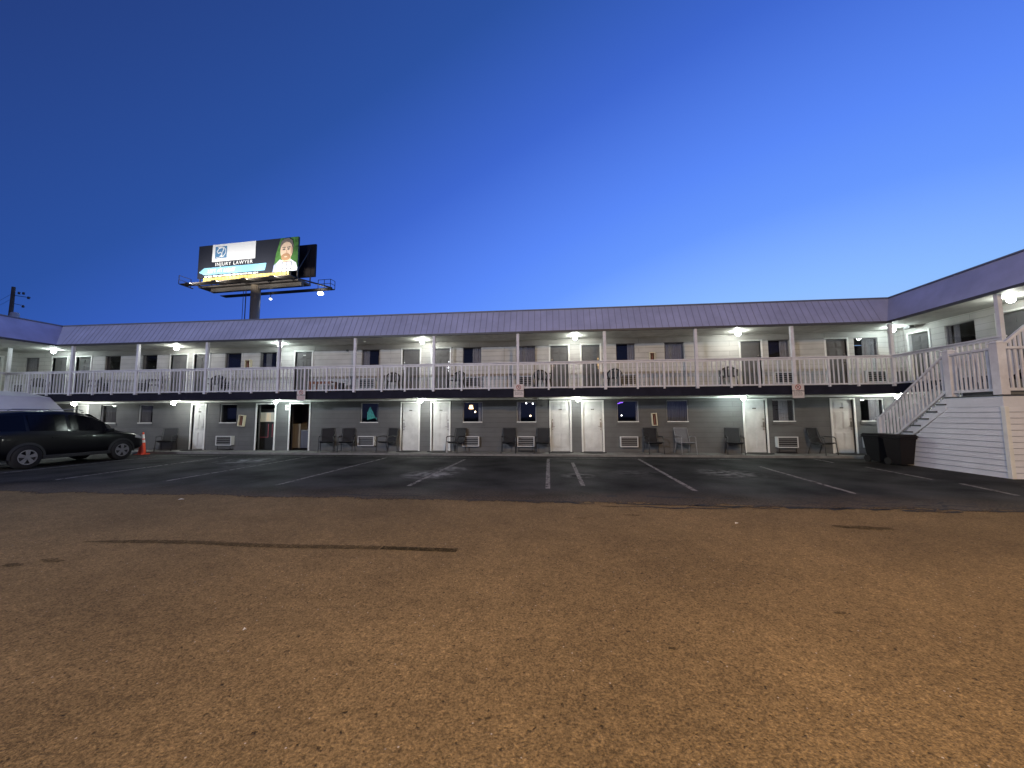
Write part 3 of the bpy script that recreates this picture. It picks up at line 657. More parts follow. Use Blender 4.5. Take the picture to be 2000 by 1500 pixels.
for k in range(14):
    t0, t1 = k / 14, (k + 1) / 14
    f = lambda t: (-8.02 + .45 * (t - .35), .35 + .02 * math.sin(t * 25))
    a, b = f(t0), f(t1)
    hi0 = 1.92 - abs(t0 - .3) * .9; hi1 = 1.92 - abs(t1 - .3) * .9
    g.quad((a[0], a[1], 1.32 + .1 * t0), (b[0], b[1], 1.32 + .1 * t1), (b[0], b[1], hi1), (a[0], a[1], hi0))
tag(g.build('teal_reflection', mat('teal_pane_reflection', (.1, .5, .42), .8, noise=.6, nscale=14, emit=(.06, .3, .26), estr=.35)), 'teal glowing drape shape imitating a reflection in the window between two dark chairs', 'pane reflection')

# ------------------------------------------------------------------ signs on the balcony
def sign(nm, x0, x1, z0, z1, label, lines):
    e = empty(nm, ((x0 + x1) / 2, -1.50, z0)); tag(e, label, 'sign', 'parking notices on the balcony edge')
    w2 = (x1 - x0) / 2; h = z1 - z0
    g = MB(); g.box(-w2, w2, -.008, 0, 0, h); g.build('panel', signw_m, e, bevel=.003)
    Mx = lambda z, s: Matrix.Translation((0, -.0105, z)) @ Matrix.Rotation(R(90), 4, 'X')
    text_mesh('lettering', 'NO PARKING', .068, signk_m, Mx(h * .5, 1), e, bold=.0015, sx=.95)
    g = MB(); g.lathe([(w2 * .36, -.013), (w2 * .48, -.013), (w2 * .48, -.0085), (w2 * .36, -.0085)], (0, 0, h * .77), 20, 'y')
    g.bar((-w2 * .28, -.0118, h * .77 + w2 * .28), (w2 * .28, -.0118, h * .77 - w2 * .28), .018, .003, up=(0, 1, 0)); g.build('prohibition_ring', signr_m, e)
    text_mesh('symbol', 'P', .11, signk_m, Mx(h * .77, 1), e, bold=.002)
    g = MB()
    for k in range(lines):
        z = h * (.36 - k * .085)
        xx = -w2 * .78
        while xx < w2 * .7:
            l = random.uniform(.03, .07); g.box(xx, min(xx + l, w2 * .8), -.0105, -.0085, z, z + .014); xx += l + .015
    g.build('fine_print', signr_m if lines > 3 else signk_m, e)
sign('parking_sign', -10.22, -9.86, 2.12, 2.55, 'pinkish notice board hung on the balcony edge above the right open doorway', 4)
sign('parking_sign', -1.46, -1.08, 2.17, 2.66, 'white notice board at the foot of the middle balcony post', 3)
sign('parking_sign', 8.33, 8.72, 2.05, 2.54, 'notice board hung on the balcony edge at the far right of the long side', 3)

# ------------------------------------------------------------------ chairs
def sling_chair(fab, frm):
    e = empty('patio_chair')
    g = MB()  # seat
    n = 8
    for i in range(n):
        f = lambda t: (-.26 + .5 * t, .43 - .05 * math.sin(t * math.pi) + (.03 if t < .1 else 0))
        a, b = f(i / n), f((i + 1) / n); g.quad((-.24, a[0], a[1]), (.24, a[0], a[1]), (.24, b[0], b[1]), (-.24, b[0], b[1])); g.quad((-.24, a[0], a[1] - .012), (.24, a[0], a[1] - .012), (.24, b[0], b[1] - .012), (-.24, b[0], b[1] - .012))
    g.build('seat', fab, e, smooth=True)
    g = MB()
    for i in range(n):
        f = lambda t: (.24 + .16 * t + .03 * math.sin(t * math.pi), .42 + .54 * t)
        a, b = f(i / n), f((i + 1) / n); g.quad((-.235, a[0], a[1]), (.235, a[0], a[1]), (.235, b[0], b[1]), (-.235, b[0], b[1])); g.quad((-.235, a[0] + .012, a[1]), (.235, a[0] + .012, a[1]), (.235, b[0] + .012, b[1]), (-.235, b[0] + .012, b[1]))
    g.build('backrest', fab, e, smooth=True)
    for s in (-1, 1):
        x = s * .27
        g = MB(); g.tube([(x * 1.06, -.3, 0), (x * 1.02, -.27, .3), (x, -.25, .62)], .014, 6); g.build('leg', frm, e, smooth=True)
        g = MB(); g.tube([(x * 1.04, .36, 0), (x, .22, .42), (x * .95, .40, .97)], .014, 6); g.build('leg', frm, e, smooth=True)
        g = MB(); g.tube([(x, -.26, .6), (x, -.2, .65), (x, .1, .66), (x, .3, .62)], .019, 6); g.build('armrest', frm, e, smooth=True)
    g = MB(); g.tube([(-.27, -.27, .44), (.27, -.27, .44)], .012, 6); g.tube([(-.26, .41, .97), (.26, .41, .97)], .012, 6); g.tube([(-.27, -.26, .42), (-.27, .24, .42)], .012, 6); g.tube([(.27, -.26, .42), (.27, .24, .42)], .012, 6)
    g.build('seat_frame', frm, e, smooth=True)
    return e
def mono_chair(m):
    e = empty('resin_chair')
    g = MB(); n = 6
    g.box(-.23, .23, -.24, .2, .40, .43); g.build('seat', m, e, bevel=.012)
    g = MB()   # fan back: arched outline with slats
    def by(z): return .2 + (z - .43) * .25
    N = 12
    arc = [(-.27 * math.cos(math.pi * i / N), .60 + .22 * math.sin(math.pi * i / N)) for i in range(N + 1)]
    pts = [(-.22, .43)] + arc + [(.22, .43)]
    for a, b in zip(pts[:-1], pts[1:]): g.bar((a[0], by(a[1]), a[1]), (b[0], by(b[1]), b[1]), .05, .025, up=(0, 1, 0))
    for k in (-.13, -.045, .045, .13): 
        zt = .60 + .22 * math.sqrt(max(0, 1 - (k * 1.15 / .27) ** 2)); g.bar((k, by(.43), .43), (k * 1.15, by(zt), zt), .062, .018, up=(0, 1, 0))
    g.build('backrest', m, e)
    for s in (-1, 1):
        g = MB(); g.bar((s * .25, -.23, .42), (s * .29, -.27, 0), .05, .045); g.build('leg', m, e)
        g = MB(); g.bar((s * .22, .2, .42), (s * .26, .3, 0), .05, .045); g.build('leg', m, e)
        g = MB(); g.bar((s * .28, -.25, .40), (s * .3, -.22, .64), .045, .03); g.bar((s * .3, -.24, .645), (s * .27, .26, .66), .05, .025); g.build('armrest', m, e)
    return e
pa = sling_chair(sling_m, chfr_m); pb = sling_chair(slingl_m, chfrl_m); pm = mono_chair(mono_m)
used = set()
def put(proto, x, y, z, rz, label, cat, group):
    o = proto if proto.name not in used else copy_tree(proto)
    used.add(proto.name); o.location = (x, y, z); o.rotation_euler = (0, 0, rz); tag(o, label, cat, group); return o
GP = 'patio chairs along the ground floor wall'
for x, rz, lb in ((-17.05, .5, 'dark patio chair in the shade behind the traffic cone'),
                  (-9.5, .45, 'dark patio chair turned beside the right open doorway'),
                  (-8.62, .3, 'dark patio chair left of the wall air conditioner under the teal reflection window'),
                  (-6.86, -.3, 'dark patio chair between an air conditioner and a white door'),
                  (-3.95, -.35, 'dark patio chair close right of a white door, beside an air conditioner'),
                  (-1.77, .05, 'dark patio chair left of the air conditioner below the middle sign'),
                  (-.42, -.05, 'dark patio chair right of the air conditioner below the middle sign'),
                  (3.84, .1, 'dark patio chair under the leaning extinguisher cabinet'),
                  (6.78, -.25, 'dark patio chair left of the white door with a lamp above its corner'),
                  (9.85, .35, 'dark patio chair left of the last white door on the right')):
    put(pa, x, -.5, 0, rz, lb, 'chair', GP)
put(pb, 5.02, -.48, 0, .12, 'pale grey patio chair under a curtained window', 'chair', GP)
GU = 'resin chairs on the balcony'
for x, rz, lb in ((-23.75, 1.1, 'dark resin balcony chair at the far left end, by a grey door'),
                  (-20.9, -.3, 'dark resin balcony chair in the second bay from the left'),
                  (-17.75, -.5, 'dark resin balcony chair in the third bay, beside a grey door'),
                  (-14.75, .35, 'dark resin balcony chair right of two close grey doors'),
                  (-6.62, .35, 'dark resin balcony chair left of a grey door with a lamp above its corner'),
                  (-3.9, -.2, 'dark resin balcony chair between a grey door and an air conditioner'),
                  (-.4, .3, 'dark resin balcony chair just right of the middle sign'),
                  (2.35, -.4, 'dark resin balcony chair just right of a post, above a white door'),
                  (6.65, -.45, 'dark resin balcony chair in the bay with bare lit wall on the right')):
    put(pm, x, -.6, Z2, rz, lb, 'chair', GU)
e = empty('low_table', (-9.68, -.6, Z2)); tag(e, 'red brown slatted low table on the balcony above the first notice board', 'table')
g = MB(); [g.box(-.5, .5, -.25 + k * .105, -.16 + k * .105, .42, .445) for k in range(5)]; g.box(-.48, .48, -.24, -.22, .34, .42); g.build('tabletop', redwood_m, e)
for sx in (-1, 1):
    for sy in (-.22, .2): g = MB(); g.bar((sx * .44, sy, 0), (sx * .44, sy, .42), .05); g.build('leg', redwood_m, e)
e = empty('planter_box', (-8.95, -.45, Z2)); tag(e, 'small dark tapered tub standing right of the red brown balcony table', 'tub')
g = MB(); g.lathe([(0, .01), (.12, .01), (.16, .36), (.18, .36), (.18, .4), (.15, .4), (.14, .1), (0, .1)], (0, 0, 0), 14); g.build('pot', mono_m, e)
# door mats
for (a, b, h), lb in zip(LD[1:], ('white door by the leaning cream cabinet', 'left door of the left pair of white doors', 'right door of the left pair of white doors', 'left door of the middle pair of white doors',
                         'right door of the middle pair of white doors', 'lone white door under a bright lamp on the right', 'last white door near the bins')):
    g = MB(); cx = (a + b) / 2; N = 24; pt = []
    for k in range(N + 1):
        t = math.pi * k / N; pt.append((cx + .52 * math.cos(t) , -.06 - .56 * math.sin(t)))
    i = len(g.v); g.quad(*[(x, y, .014) for x, y in pt])
    for p, q in zip(pt, pt[1:] + pt[:1]): g.quad((*p, .001), (*q, .001), (*q, .014), (*p, .014))
    tag(g.build('door_mat', rub_m), 'black half round mat at the ' + lb, 'door mat', 'mats at the ground floor doors')
# shelves leaning by the door at the cone end: white umbrella-like bottle near chair
g = MB(); g.lathe([(0, 0), (.04, 0), (.04, .42), (.018, .5), (.018, .58), (0, .58)], (-4.28, -.62, 0), 10)
tag(g.build('white_canister', mat('canister_white', (.75, .75, .75), .4), smooth=True), 'slim white canister standing between a white door and a dark chair', 'canister')

# ------------------------------------------------------------------ stairs
st = empty('staircase', (10.84, -5.3, -.08)); tag(st, 'white wooden staircase with clapboard sided landing in front of the right wing', 'staircase')
def S(mb, name, m, par=None, **k):
    mb.xf(Matrix.Translation((-10.84, 5.3, .08))); return mb.build(name, m, par or st, **k)
XF, XB, LZ = 10.84, 11.66, 1.93
YL, YF = -3.96, -5.32     # landing back and front
rise, run = .2, .262
tr_ = []
k = 0; z = LZ; y = YL
while z - rise > -.05:
    z -= rise; tr_.append((y, z)); y += run
# stringers: closed band below the treads
def stringer(x0, x1, name):
    g = MB(); n = len(tr_)
    ya, za = YL, LZ - .02; yb, zb = YL + run * n, LZ - rise * n - .02
    d = .33
    ps = [(ya, za), (yb, zb), (yb, max(zb - d, -.08)), (ya, za - d)]
    g.quad(*[(x0, p[0], p[1]) for p in ps]); g.quad(*[(x1, p[0], p[1]) for p in reversed(ps)])
    for p, q in zip(ps, ps[1:] + ps[:1]): g.quad((x0, *p), (x0, *q), (x1, *q), (x1, *p))
    S(g, name, side_m)
stringer(XF - .02, XF + .03, 'stringer'); stringer(XB - .08, XB - .03, 'stringer')
for (yy, zz) in tr_[:-1]:
    g = MB(); g.box(XF - .045, XB - .03, yy - .02, yy + run + .03, zz - .02, zz + .018); S(g, 'tread', gut_m)
for (yy, zz) in tr_[:-1]:
    pass
# landing deck, rim boards
g = MB(); g.box(XF - .04, XB, YF - .03, YL + .02, LZ - .03, LZ); S(g, 'landing_deck', gut_m)
g = MB(); g.box(XF - .015, XF + .03, YF, YL, LZ - .29, LZ - .031); g.box(XF + .03, 13.0, YF - .0, YF + .045, LZ - .29, LZ - .031); S(g, 'rim_board', side_m)
# siding on the side and front
g = MB(); zb = LZ - .29; ex = .145; z = -.08
def yline(z):   # underside of stringer: first Y where the wall is below it
    slope_ = rise / run; return YL + (LZ - .35 - z) / slope_
while z < zb - .001:
    zt = min(z + ex, zb); y1 = min(yline(z), -1.95) if z < LZ - .35 else YL; y1t = min(yline(zt), -1.95) if zt < LZ - .35 else YL
    y1 = max(y1, YL); y1t = max(y1t, YL)
    g.quad((XF - .012, YF + .06, z), (XF - .012, y1, z), (XF + .004, y1t, zt), (XF + .004, YF + .06, zt)); g.quad((XF - .012, YF + .06, z), (XF - .012, y1, z), (XF + .004, y1, z), (XF + .004, YF + .06, z))
    g.quad((XF + .06, YF - .012, z), (13.0, YF - .012, z), (13.0, YF + .004, zt), (XF + .06, YF + .004, zt)); g.quad((XF + .06, YF - .012, z), (13.0, YF - .012, z), (13.0, YF + .004, z), (XF + .06, YF + .004, z))
    z = zt
o_sd = S(g, 'siding', side_m)
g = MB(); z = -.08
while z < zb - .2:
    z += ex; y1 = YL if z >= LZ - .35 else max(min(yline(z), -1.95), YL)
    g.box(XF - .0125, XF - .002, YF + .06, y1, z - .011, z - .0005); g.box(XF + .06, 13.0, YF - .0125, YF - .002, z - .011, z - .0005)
S(g, 'lap_shadow', mat('siding_lap_shade', (.36, .36, .40), .8), o_sd)  # dark strips paint the shadow line under each siding lap
g = MB(); g.box(XF - .03, XF + .06, YF - .03, YF + .06, -.08, zb); S(g, 'corner_board', trim_m, bevel=.004)
# newels
def newel(x, y, z0, z1, wd, name='newel'):
    g = MB(); g.box(x - wd / 2, x + wd / 2, y - wd / 2, y + wd / 2, z0, z1 - .05); g.box(x - wd / 2 - .02, x + wd / 2 + .02, y - wd / 2 - .02, y + wd / 2 + .02, z1 - .05, z1 - .015)
    g.box(x - wd / 2 + .02, x + wd / 2 - .02, y - wd / 2 + .02, y + wd / 2 - .02, z1 - .015, z1 + .01); S(g, name, rail_m, bevel=.006)
newel(XF + .06, YL - .12, LZ, 3.22, .17); newel(XF + .06, YF + .08, LZ, 3.24, .19)
newel(XF + .03, -1.72, -.08, 1.38, .11); newel(XB - .08, -1.72, -.08, 1.38, .11)
newel(XB - .1, YL - .12, LZ, 3.2, .1)
# sloped balustrades
def slope_rail(x):
    g = MB(); y0, y1 = YL - .06, -1.76; m_ = rise / run
    def zt(y): return 3.06 - (y - YL) * m_
    def zb_(y): return 2.08 - (y - YL) * m_
    y1b = min(y1, YL + (2.08 - .3) / m_)
    g.bar((x, y0, zb_(y0)), (x, y1, zb_(y1)), .05, .06)
    n = 18
    for i in range(1, n):
        y = y0 + (y1 - y0) * i / n; g.bar((x, y, zb_(y) + .03), (x, y, zt(y) - .035), .045, .036)
    o = S(g, 'stair_railing', rail_m)
    g = MB(); g.bar((x, y0, zt(y0)), (x, y1, zt(y1)), .07, .06)
    S(g, 'handrail', rail_m, o, bevel=.004)
slope_rail(XF + .03); slope_rail(XB - .08)
def flat_rail(a, b, z0, z1, n):
    a = Vector(a); b = Vector(b); g = MB()
    for zz, h in ((z0, .07), ): g.bar((*a, zz), (*b, zz), .05, h)
    for i in range(1, n):
        p = a + (b - a) * i / n; g.bar((*p, z0 + .035), (*p, z1 - .035), .045, .036)
    o = S(g, 'landing_railing', rail_m)
    g = MB(); g.bar((*a, z1), (*b, z1), .09, .06); S(g, 'handrail', rail_m, o, bevel=.004)
flat_rail((XF + .04, YL - .2), (XF + .04, YF + .18), LZ + .13, 3.08, 9)
flat_rail((XF + .16, YF + .06), (XB + .5, YF + .06), LZ + .13, 3.08, 9)
# short flight from the landing up to the balcony along the right
g = MB()
for k in range(2): g.box(XB - .02 - .28 * (2 - k), XB - .02 - .28 * (1 - k), YF + .1, YL - .2, LZ + .001, LZ + .19 * (k + 1))
S(g, 'upper_step', deck_m)
g = MB()
yy = YF + .16
def zt(x): return 3.04 + (x - 10.95) * .85
g.bar((10.98, yy, zt(10.98)), (11.66, yy, zt(11.66)), .07, .06); g.bar((10.98, yy, zt(10.98) - .85), (11.66, yy, zt(11.66) - .85), .05, .05)
for i in range(6): x = 11.06 + i * .11; g.bar((x, yy, zt(x) - .85), (x, yy, zt(x) - .03), .045, .036)
S(g, 'upper_railing', rail_m)

# ------------------------------------------------------------------ wheeled bins
def bin_(x, y, rz, lb, m):
    e = empty('wheeled_bin', (x, y, -.08), rz); tag(e, lb, 'bin', 'bins at the foot of the stairs')
    g = MB(); w0, d0, w1, d1, h = .18, .2, .24, .28, .86
    b0 = [(-w0, -d0, .05), (w0, -d0, .05), (w0, d0, .05), (-w0, d0, .05)]; b1 = [(-w1, -d1, h), (w1, -d1, h), (w1, d1, h), (-w1, d1, h)]
    g.quad(*b0); g.quad(*b1)
    for i in range(4): g.quad(b0[i], b0[(i + 1) % 4], b1[(i + 1) % 4], b1[i])
    g.box(-w1 - .02, w1 + .02, -d1 - .02, d1 + .02, h - .06, h)
    g.build('body', m, e, bevel=.015)
    g = MB(); v = [(-w1 - .03, -d1 - .05, h + .005), (w1 + .03, -d1 - .05, h + .005), (w1 + .03, d1 + .04, h + .005), (-w1 - .03, d1 + .04, h + .005)]; t = [(a * .85, b * .85, c + .07) for a, b, c in v]
    g.quad(*v); g.quad(*t); [g.quad(v[i], v[(i + 1) % 4], t[(i + 1) % 4], t[i]) for i in range(4)]
    g.build('lid', m, e, bevel=.01)
    g = MB(); g.tube([(-w1 + .03, d1 + .08, h - .04), (w1 - .03, d1 + .08, h - .04)], .018, 8); g.build('handle', m, e)
    for s in (-1, 1): g = MB(); g.lathe([(0, -.03), (.11, -.03), (.11, .03), (0, .03)], (s * (w0 + .0), d0, .11), 14, 'x'); g.build('wheel', rub_m, e)
binm = mat('bin_plastic', (.008, .008, .010), .6, spec=.25); bin2 = mat('bin_plastic_brown', (.010, .008, .009), .65, spec=.25)
bin_(10.5, -2.05, .1, 'left dark wheeled bin, nearest the last white door', binm)
bin_(10.48, -2.85, .08, 'right dark wheeled bin against the white clapboard stairs', bin2)

# ------------------------------------------------------------------ car
paint_m = mat('dark_car_paint', (.004, .004, .006), .3, spec=.18); paint_m.node_tree.nodes['Principled BSDF'].inputs['Coat Weight'].default_value = .12
paint_m.node_tree.nodes['Principled BSDF'].inputs['Coat Roughness'].default_value = .04
cglass_m = mat('tinted_glass', (.003, .003, .005), .12, spec=.12); tyre_m = mat('tyre_rubber', (.012, .012, .012), .85); rim_m = mat('alloy_rim', (.32, .32, .34), .38, metal=.6)
plas_m = mat('black_plastic', (.015, .015, .016), .6)
car = empty('parked_car', (-16.83, -4.52, -.08), R(90)); tag(car, 'dark compact SUV parked nose in at the left, beside a traffic cone', 'car')
# local: +x forward, y left. length 4.6
ST = [(-2.28, 0.72, 0.45, 1.0, 1.0, 0.7, 1.01), (-2.22, 0.84, 0.34, 1.08, 1.2, 0.72, 1.22), (-2.05, 0.9, 0.3, 1.11, 1.47, 0.69, 1.52), (-1.75, 0.92, 0.28, 1.12, 1.64, 0.66, 1.7), (-1.2, 0.925, 0.27, 1.1, 1.7, 0.65, 1.765), (-0.5, 0.93, 0.27, 1.08, 1.73, 0.645, 1.79), (0.1, 0.93, 0.27, 1.06, 1.715, 0.635, 1.78), (0.55, 0.93, 0.27, 1.05, 1.62, 0.62, 1.7), (0.95, 0.925, 0.27, 1.04, 1.38, 0.66, 1.42), (1.28, 0.92, 0.28, 1.03, 1.09, 0.74, 1.12), (1.5, 0.915, 0.28, 1.0, 1.015, 0.76, 1.06), (1.9, 0.89, 0.3, 0.93, 0.955, 0.7, 0.995), (2.15, 0.82, 0.32, 0.85, 0.87, 0.62, 0.9), (2.28, 0.7, 0.36, 0.72, 0.76, 0.55, 0.78), (2.33, 0.58, 0.4, 0.6, 0.62, 0.45, 0.63)]
g = MB(); rings = []
for (x, wv, zb0, bl, re, rw, rz_) in ST:
    half = [(0, zb0), (wv * .86, zb0), (wv * .985, zb0 + .1), (wv, zb0 + .3 if bl - zb0 > .4 else (zb0 + bl) / 2), (wv * .985, bl - .1 if bl - zb0 > .4 else bl - .03), (wv * .94, bl), (rw, re), (rw * .8, rz_ - .008), (0, rz_ + .012)]
    full = [(y, z) for y, z in half] + [(-y, z) for y, z in reversed(half[1:-1])]
    rings.append([(x, y, z) for y, z in full])
nr = len(rings[0]); g.v = [p for r in rings for p in r]
for i in range(len(rings) - 1):
    for j in range(nr):
        f = (i * nr + j, i * nr + (j + 1) % nr, (i + 1) * nr + (j + 1) % nr, (i + 1) * nr + j); g.f.append(f); g.mi.append(0)
g.f.append(tuple(range(nr))); g.mi.append(0); g.f.append(tuple((len(rings) - 1) * nr + j for j in reversed(range(nr)))); g.mi.append(0)
body = g.build('body', paint_m, car, smooth=True)
md = body.modifiers.new('sub', 'SUBSURF'); md.levels = 2; md.render_levels = 2
def station(x):
    for a, b in zip(ST[:-1], ST[1:]):
        if a[0] <= x <= b[0]:
            t = (x - a[0]) / (b[0] - a[0]); return [p + (q - p) * t for p, q in zip(a, b)]
def side_glass(name, xs, top0=.9, bot0=.08, s=-1, off=.008):
    g = MB(); pr = None
    for x in xs:
        _, wv, zb0, bl, re, rw, rz_ = station(x); 
        def P(t): y = wv * .94 + (rw - wv * .94) * t; z = bl + (re - bl) * t; return (x, s * (y + off), z)
        q = (P(bot0), P(top0))
        if pr: g.quad(pr[0], q[0], q[1], pr[1])
        pr = q
    return g.build(name, cglass_m, car, smooth=True)
for s in (-1, 1):
    side_glass('side_window', [-1.78, -1.5, -1.2], s=s); side_glass('side_window', [-1.12, -.8, -.5, -.2], s=s)
    side_glass('side_window', [-.1, .1, .35, .55, .8, .95], s=s)
g = MB()   # windscreen + rear window
def cross(x, t): 
    _, wv, zb0, bl, re, rw, rz_ = station(x); return rw * .86, rz_ + .012
for (xa, xb) in ((.58, 1.2),):
    a, b = cross(xa, 0), cross(xb, 0); g.quad((xa, -a[0], a[1] - .01), (xa, a[0], a[1] - .01), (xb, b[0], b[1] + .015), (xb, -b[0], b[1] + .015))
g.build('windscreen', cglass_m, car)
# wheels, arches
for s in (-1, 1):
    for xw in (-1.17, 1.38):
        wl = MB(); yy = s * .84
        wl.lathe([(.2, -.105), (.33, -.11), (.355, -.08), (.36, 0), (.355, .08), (.33, .11), (.2, .105)], (xw, yy, .36), 28, 'y'); w_o = wl.build('wheel', tyre_m, car, smooth=True)
        rm = MB(); f = s * .113 + yy
        rm.lathe([(.225, -.0), (.2, -.0), (.195, -.03 * s), (.225, -.02 * s)], (xw, f, .36), 28, 'y')
        for k in range(5):
            a0 = 2 * math.pi * k / 5 + .3
            for da in (-.2, .2):
                p0 = (xw + .04 * math.cos(a0 + da), f - .004 * s, .36 + .04 * math.sin(a0 + da)); p1 = (xw + .205 * math.cos(a0 + da * .8), f - .004 * s, .36 + .205 * math.sin(a0 + da * .8)); rm.bar(p0, p1, .05, .012, up=(0, 1, 0))
        rm.lathe([(0, .006 * s), (.06, .006 * s), (.06, -.02 * s)], (xw, f, .36), 16, 'y'); rm.build('rim', rim_m, w_o)
        dk = MB(); dk.lathe([(0, 0), (.215, 0)], (xw, f - .05 * s, .36), 20, 'y'); dk.build('brake_disc', black_m, w_o)
        ar = MB(); N = 20; yo = s * .935
        for k in range(N):
            t0, t1 = math.pi * (k / N) * 1.1 - .15, math.pi * ((k + 1) / N) * 1.1 - .15
            pts = [(xw + r * math.cos(t), yo2, .36 + r * math.sin(t)) for t, r, yo2 in ((t0, .37, yo - .0), (t1, .37, yo), (t1, .44, yo - .012 * s), (t0, .44, yo - .012 * s))]
            ar.quad(*pts); ar.quad(*[(p[0], p[1] - s * .12, p[2]) for p in pts[:2]], pts[1], pts[0])
        ar.build('wheel_arch', plas_m, car)
    g = MB(); g.box(-.82, 1.02, s * .9, s * .945, .27, .38); g.build('sill_trim', plas_m, car, bevel=.01)
    g = MB(); g.box(.78, .98, s * .93, s * 1.1, 1.04, 1.17); g.build('wing_mirror', paint_m, car, bevel=.03)
    for xh in (-.62, .28): g = MB(); g.bar((xh, s * .935, .93), (xh + .16, s * .935, .935), .02, .025); g.build('door_handle', paint_m, car)
    g = MB(); g.quad((1.82, s * .9, .8), (2.1, s * .83, .74), (2.08, s * .82, .84), (1.86, s * .87, .89)); g.build('headlight', mat('headlight_lens', (.5, .5, .5), .1), car)
    g = MB(); g.box(-2.26, -2.1, s * .72, s * .88, .86, 1.0); g.build('tail_light', mat('tail_lens', (.25, .01, .01), .2), car, bevel=.02)
    g = MB(); g.tube([(-1.5, s * .6, 1.765), (-1.4, s * .6, 1.82), (.2, s * .59, 1.83), (.35, s * .59, 1.785)], .014, 6); g.build('roof_rail', rim_m, car)
g = MB(); g.box(2.2, 2.35, -.5, .5, .36, .5); g.build('grille', plas_m, car, bevel=.02)

# ------------------------------------------------------------------ cone
cone = empty('traffic_cone', (-17.2, -1.35, -.08)); tag(cone, 'orange traffic cone with two white bands at the nose of the dark car', 'traffic cone')
org = mat('cone_orange', (.75, .07, .02), .5, emit=None)
g = MB(); g.box(-.18, .18, -.18, .18, 0, .035); g.build('base', org, cone, bevel=.01)
g = MB(); g.lathe([(.135, .035), (.03, .92), (.022, .93), (0, .93)], (0, 0, 0), 20); g.build('cone_body', org, cone, smooth=True)
for z0, z1 in ((.5, .62), (.67, .84)):
    r = lambda z: .135 + (.03 - .135) * (z - .035) / (.885) + .003
    g = MB(); g.lathe([(r(z0), z0), (r(z1), z1)], (0, 0, 0), 20); g.build('reflective_band', mat('band_white', (.8, .78, .76), .4), cone, smooth=True)

# ------------------------------------------------------------------ white canopy behind the car
cp = empty('canopy_tent', (-22.95, -2.45, -.08)); tag(cp, 'low white hip roofed canopy standing behind the dark car at the left', 'canopy')
canm = mat('canopy_white', (.62, .62, .68), .5, noise=.08, nscale=2)
g = MB()
hx, hy = 1.64, 1.25; E_, M_, T_ = 1.80, 2.44, 2.66
b0 = [(-hx, -hy), (hx, -hy), (hx, hy), (-hx, hy)]; b1 = [(-hx + .4, -hy + .3), (hx - .4, -hy + .3), (hx - .4, hy - .3), (-hx + .4, hy - .3)]; b2 = [(-1.0, -.5), (.5, -.5), (.5, .5), (-1.0, .5)]
L3 = [[(x, y, E_) for x, y in b0], [(x, y, M_) for x, y in b1], [(x, y, T_) for x, y in b2]]
for a, b in zip(L3[:-1], L3[1:]):
    for i in range(4): g.quad(a[i], a[(i + 1) % 4], b[(i + 1) % 4], b[i])
g.quad(*L3[2]); g.build('roof', canm, cp)
g = MB(); 
for i in range(4): p, q = L3[0][i], L3[0][(i + 1) % 4]; g.bar(p, q, .05, .05)
g.build('eave_band', mat('dusty_pink_trim', (.28, .16, .15), .6), cp)
for x, y in b0: g = MB(); g.bar((x * .97, y * .97, 0), (x * .97, y * .97, E_ - .03), .06); g.build('post', rail_m, cp)

# ------------------------------------------------------------------ utility pole behind the left wing
up = empty('utility_pole', (-50.4, 13.9, 0)); tag(up, 'wooden utility pole with a pale transformer beyond the left wing roof', 'utility pole')
g = MB(); g.tube([(0, 0, -.1), (0, 0, 13.8)], .24, 10, .13); g.build('shaft', mat('pole_wood', (.10, .075, .06), .9, noise=.3, nscale=3), up)
g = MB(); g.lathe([(0, 9.9), (.3, 9.9), (.3, 11.2), (.22, 11.3), (0, 11.3)], (.62, -.1, 0), 12); g.build('transformer', mat('transformer_grey', (.45, .43, .47), .5), up)
g = MB(); g.bar((.1, 0, 13.0), (1.5, .3, 12.8), .045); g.bar((.2, 0, 12.2), (1.1, .2, 12.0), .04)
for x, z in ((.5, 13.2), (1.0, 13.15), (1.6, 12.7), (1.1, 11.9)): g.lathe([(.0, 0), (.09, .02), (.09, .22), (0, .25)], (x, .1, z - .1), 8)
g.build('crossarm', gut_m, up)
g = MB()
for dz in (0, -.5):
    g.tube([(0, 0, 13.2 + dz)] + [(0 + t * 60, t * 14, 13.2 + dz - 2.0 * math.sin(math.pi * t)) for t in (.1, .2, .3, .5, .7, .9, 1)], .012, 4)
g.v = [(x - 0, y, z) for x, y, z in g.v]
g.xf(Matrix.Rotation(R(150), 4, 'Z')); g.build('wire', gut_m, up)

# ------------------------------------------------------------------ billboard
bb = empty('billboard', (-34.6, 22.8, -.08), R(-4.3)); tag(bb, 'tall double sided billboard on a single dark post, floodlit lawyer advertisement', 'billboard')
steel_m = mat('billboard_steel', (.06, .05, .045), .5, metal=.3); colm = mat('column_steel', (.34, .27, .2), .5, metal=.3)
WB, Z0, Z1_ = 6.65, 17.75, 21.65
g = MB(); g.tube([(.55, .9, 0), (.55, .9, 17.2)], .5, 24); g.build('column', colm, bb, smooth=True)
g = MB(); g.tube([(-.25, .4, 9), (-.25, .4, 16.2)], .05, 6); g.tube([(-.6, .4, 9), (-.6, .4, 16.2)], .03, 6); g.build('ladder', steel_m, bb)
def pm(nm, col, e_=.0): return mat(nm, col, .6)
ink = pm('print_navy', (.018, .02, .03)); wh = pm('print_white', (.85, .85, .85)); sq = pm('print_blue', (.10, .24, .42)); arr = pm('print_light_blue', (.22, .48, .68)); grn = mat('print_foliage', (.08, .22, .05), .6, noise=.6, nscale=1.4)
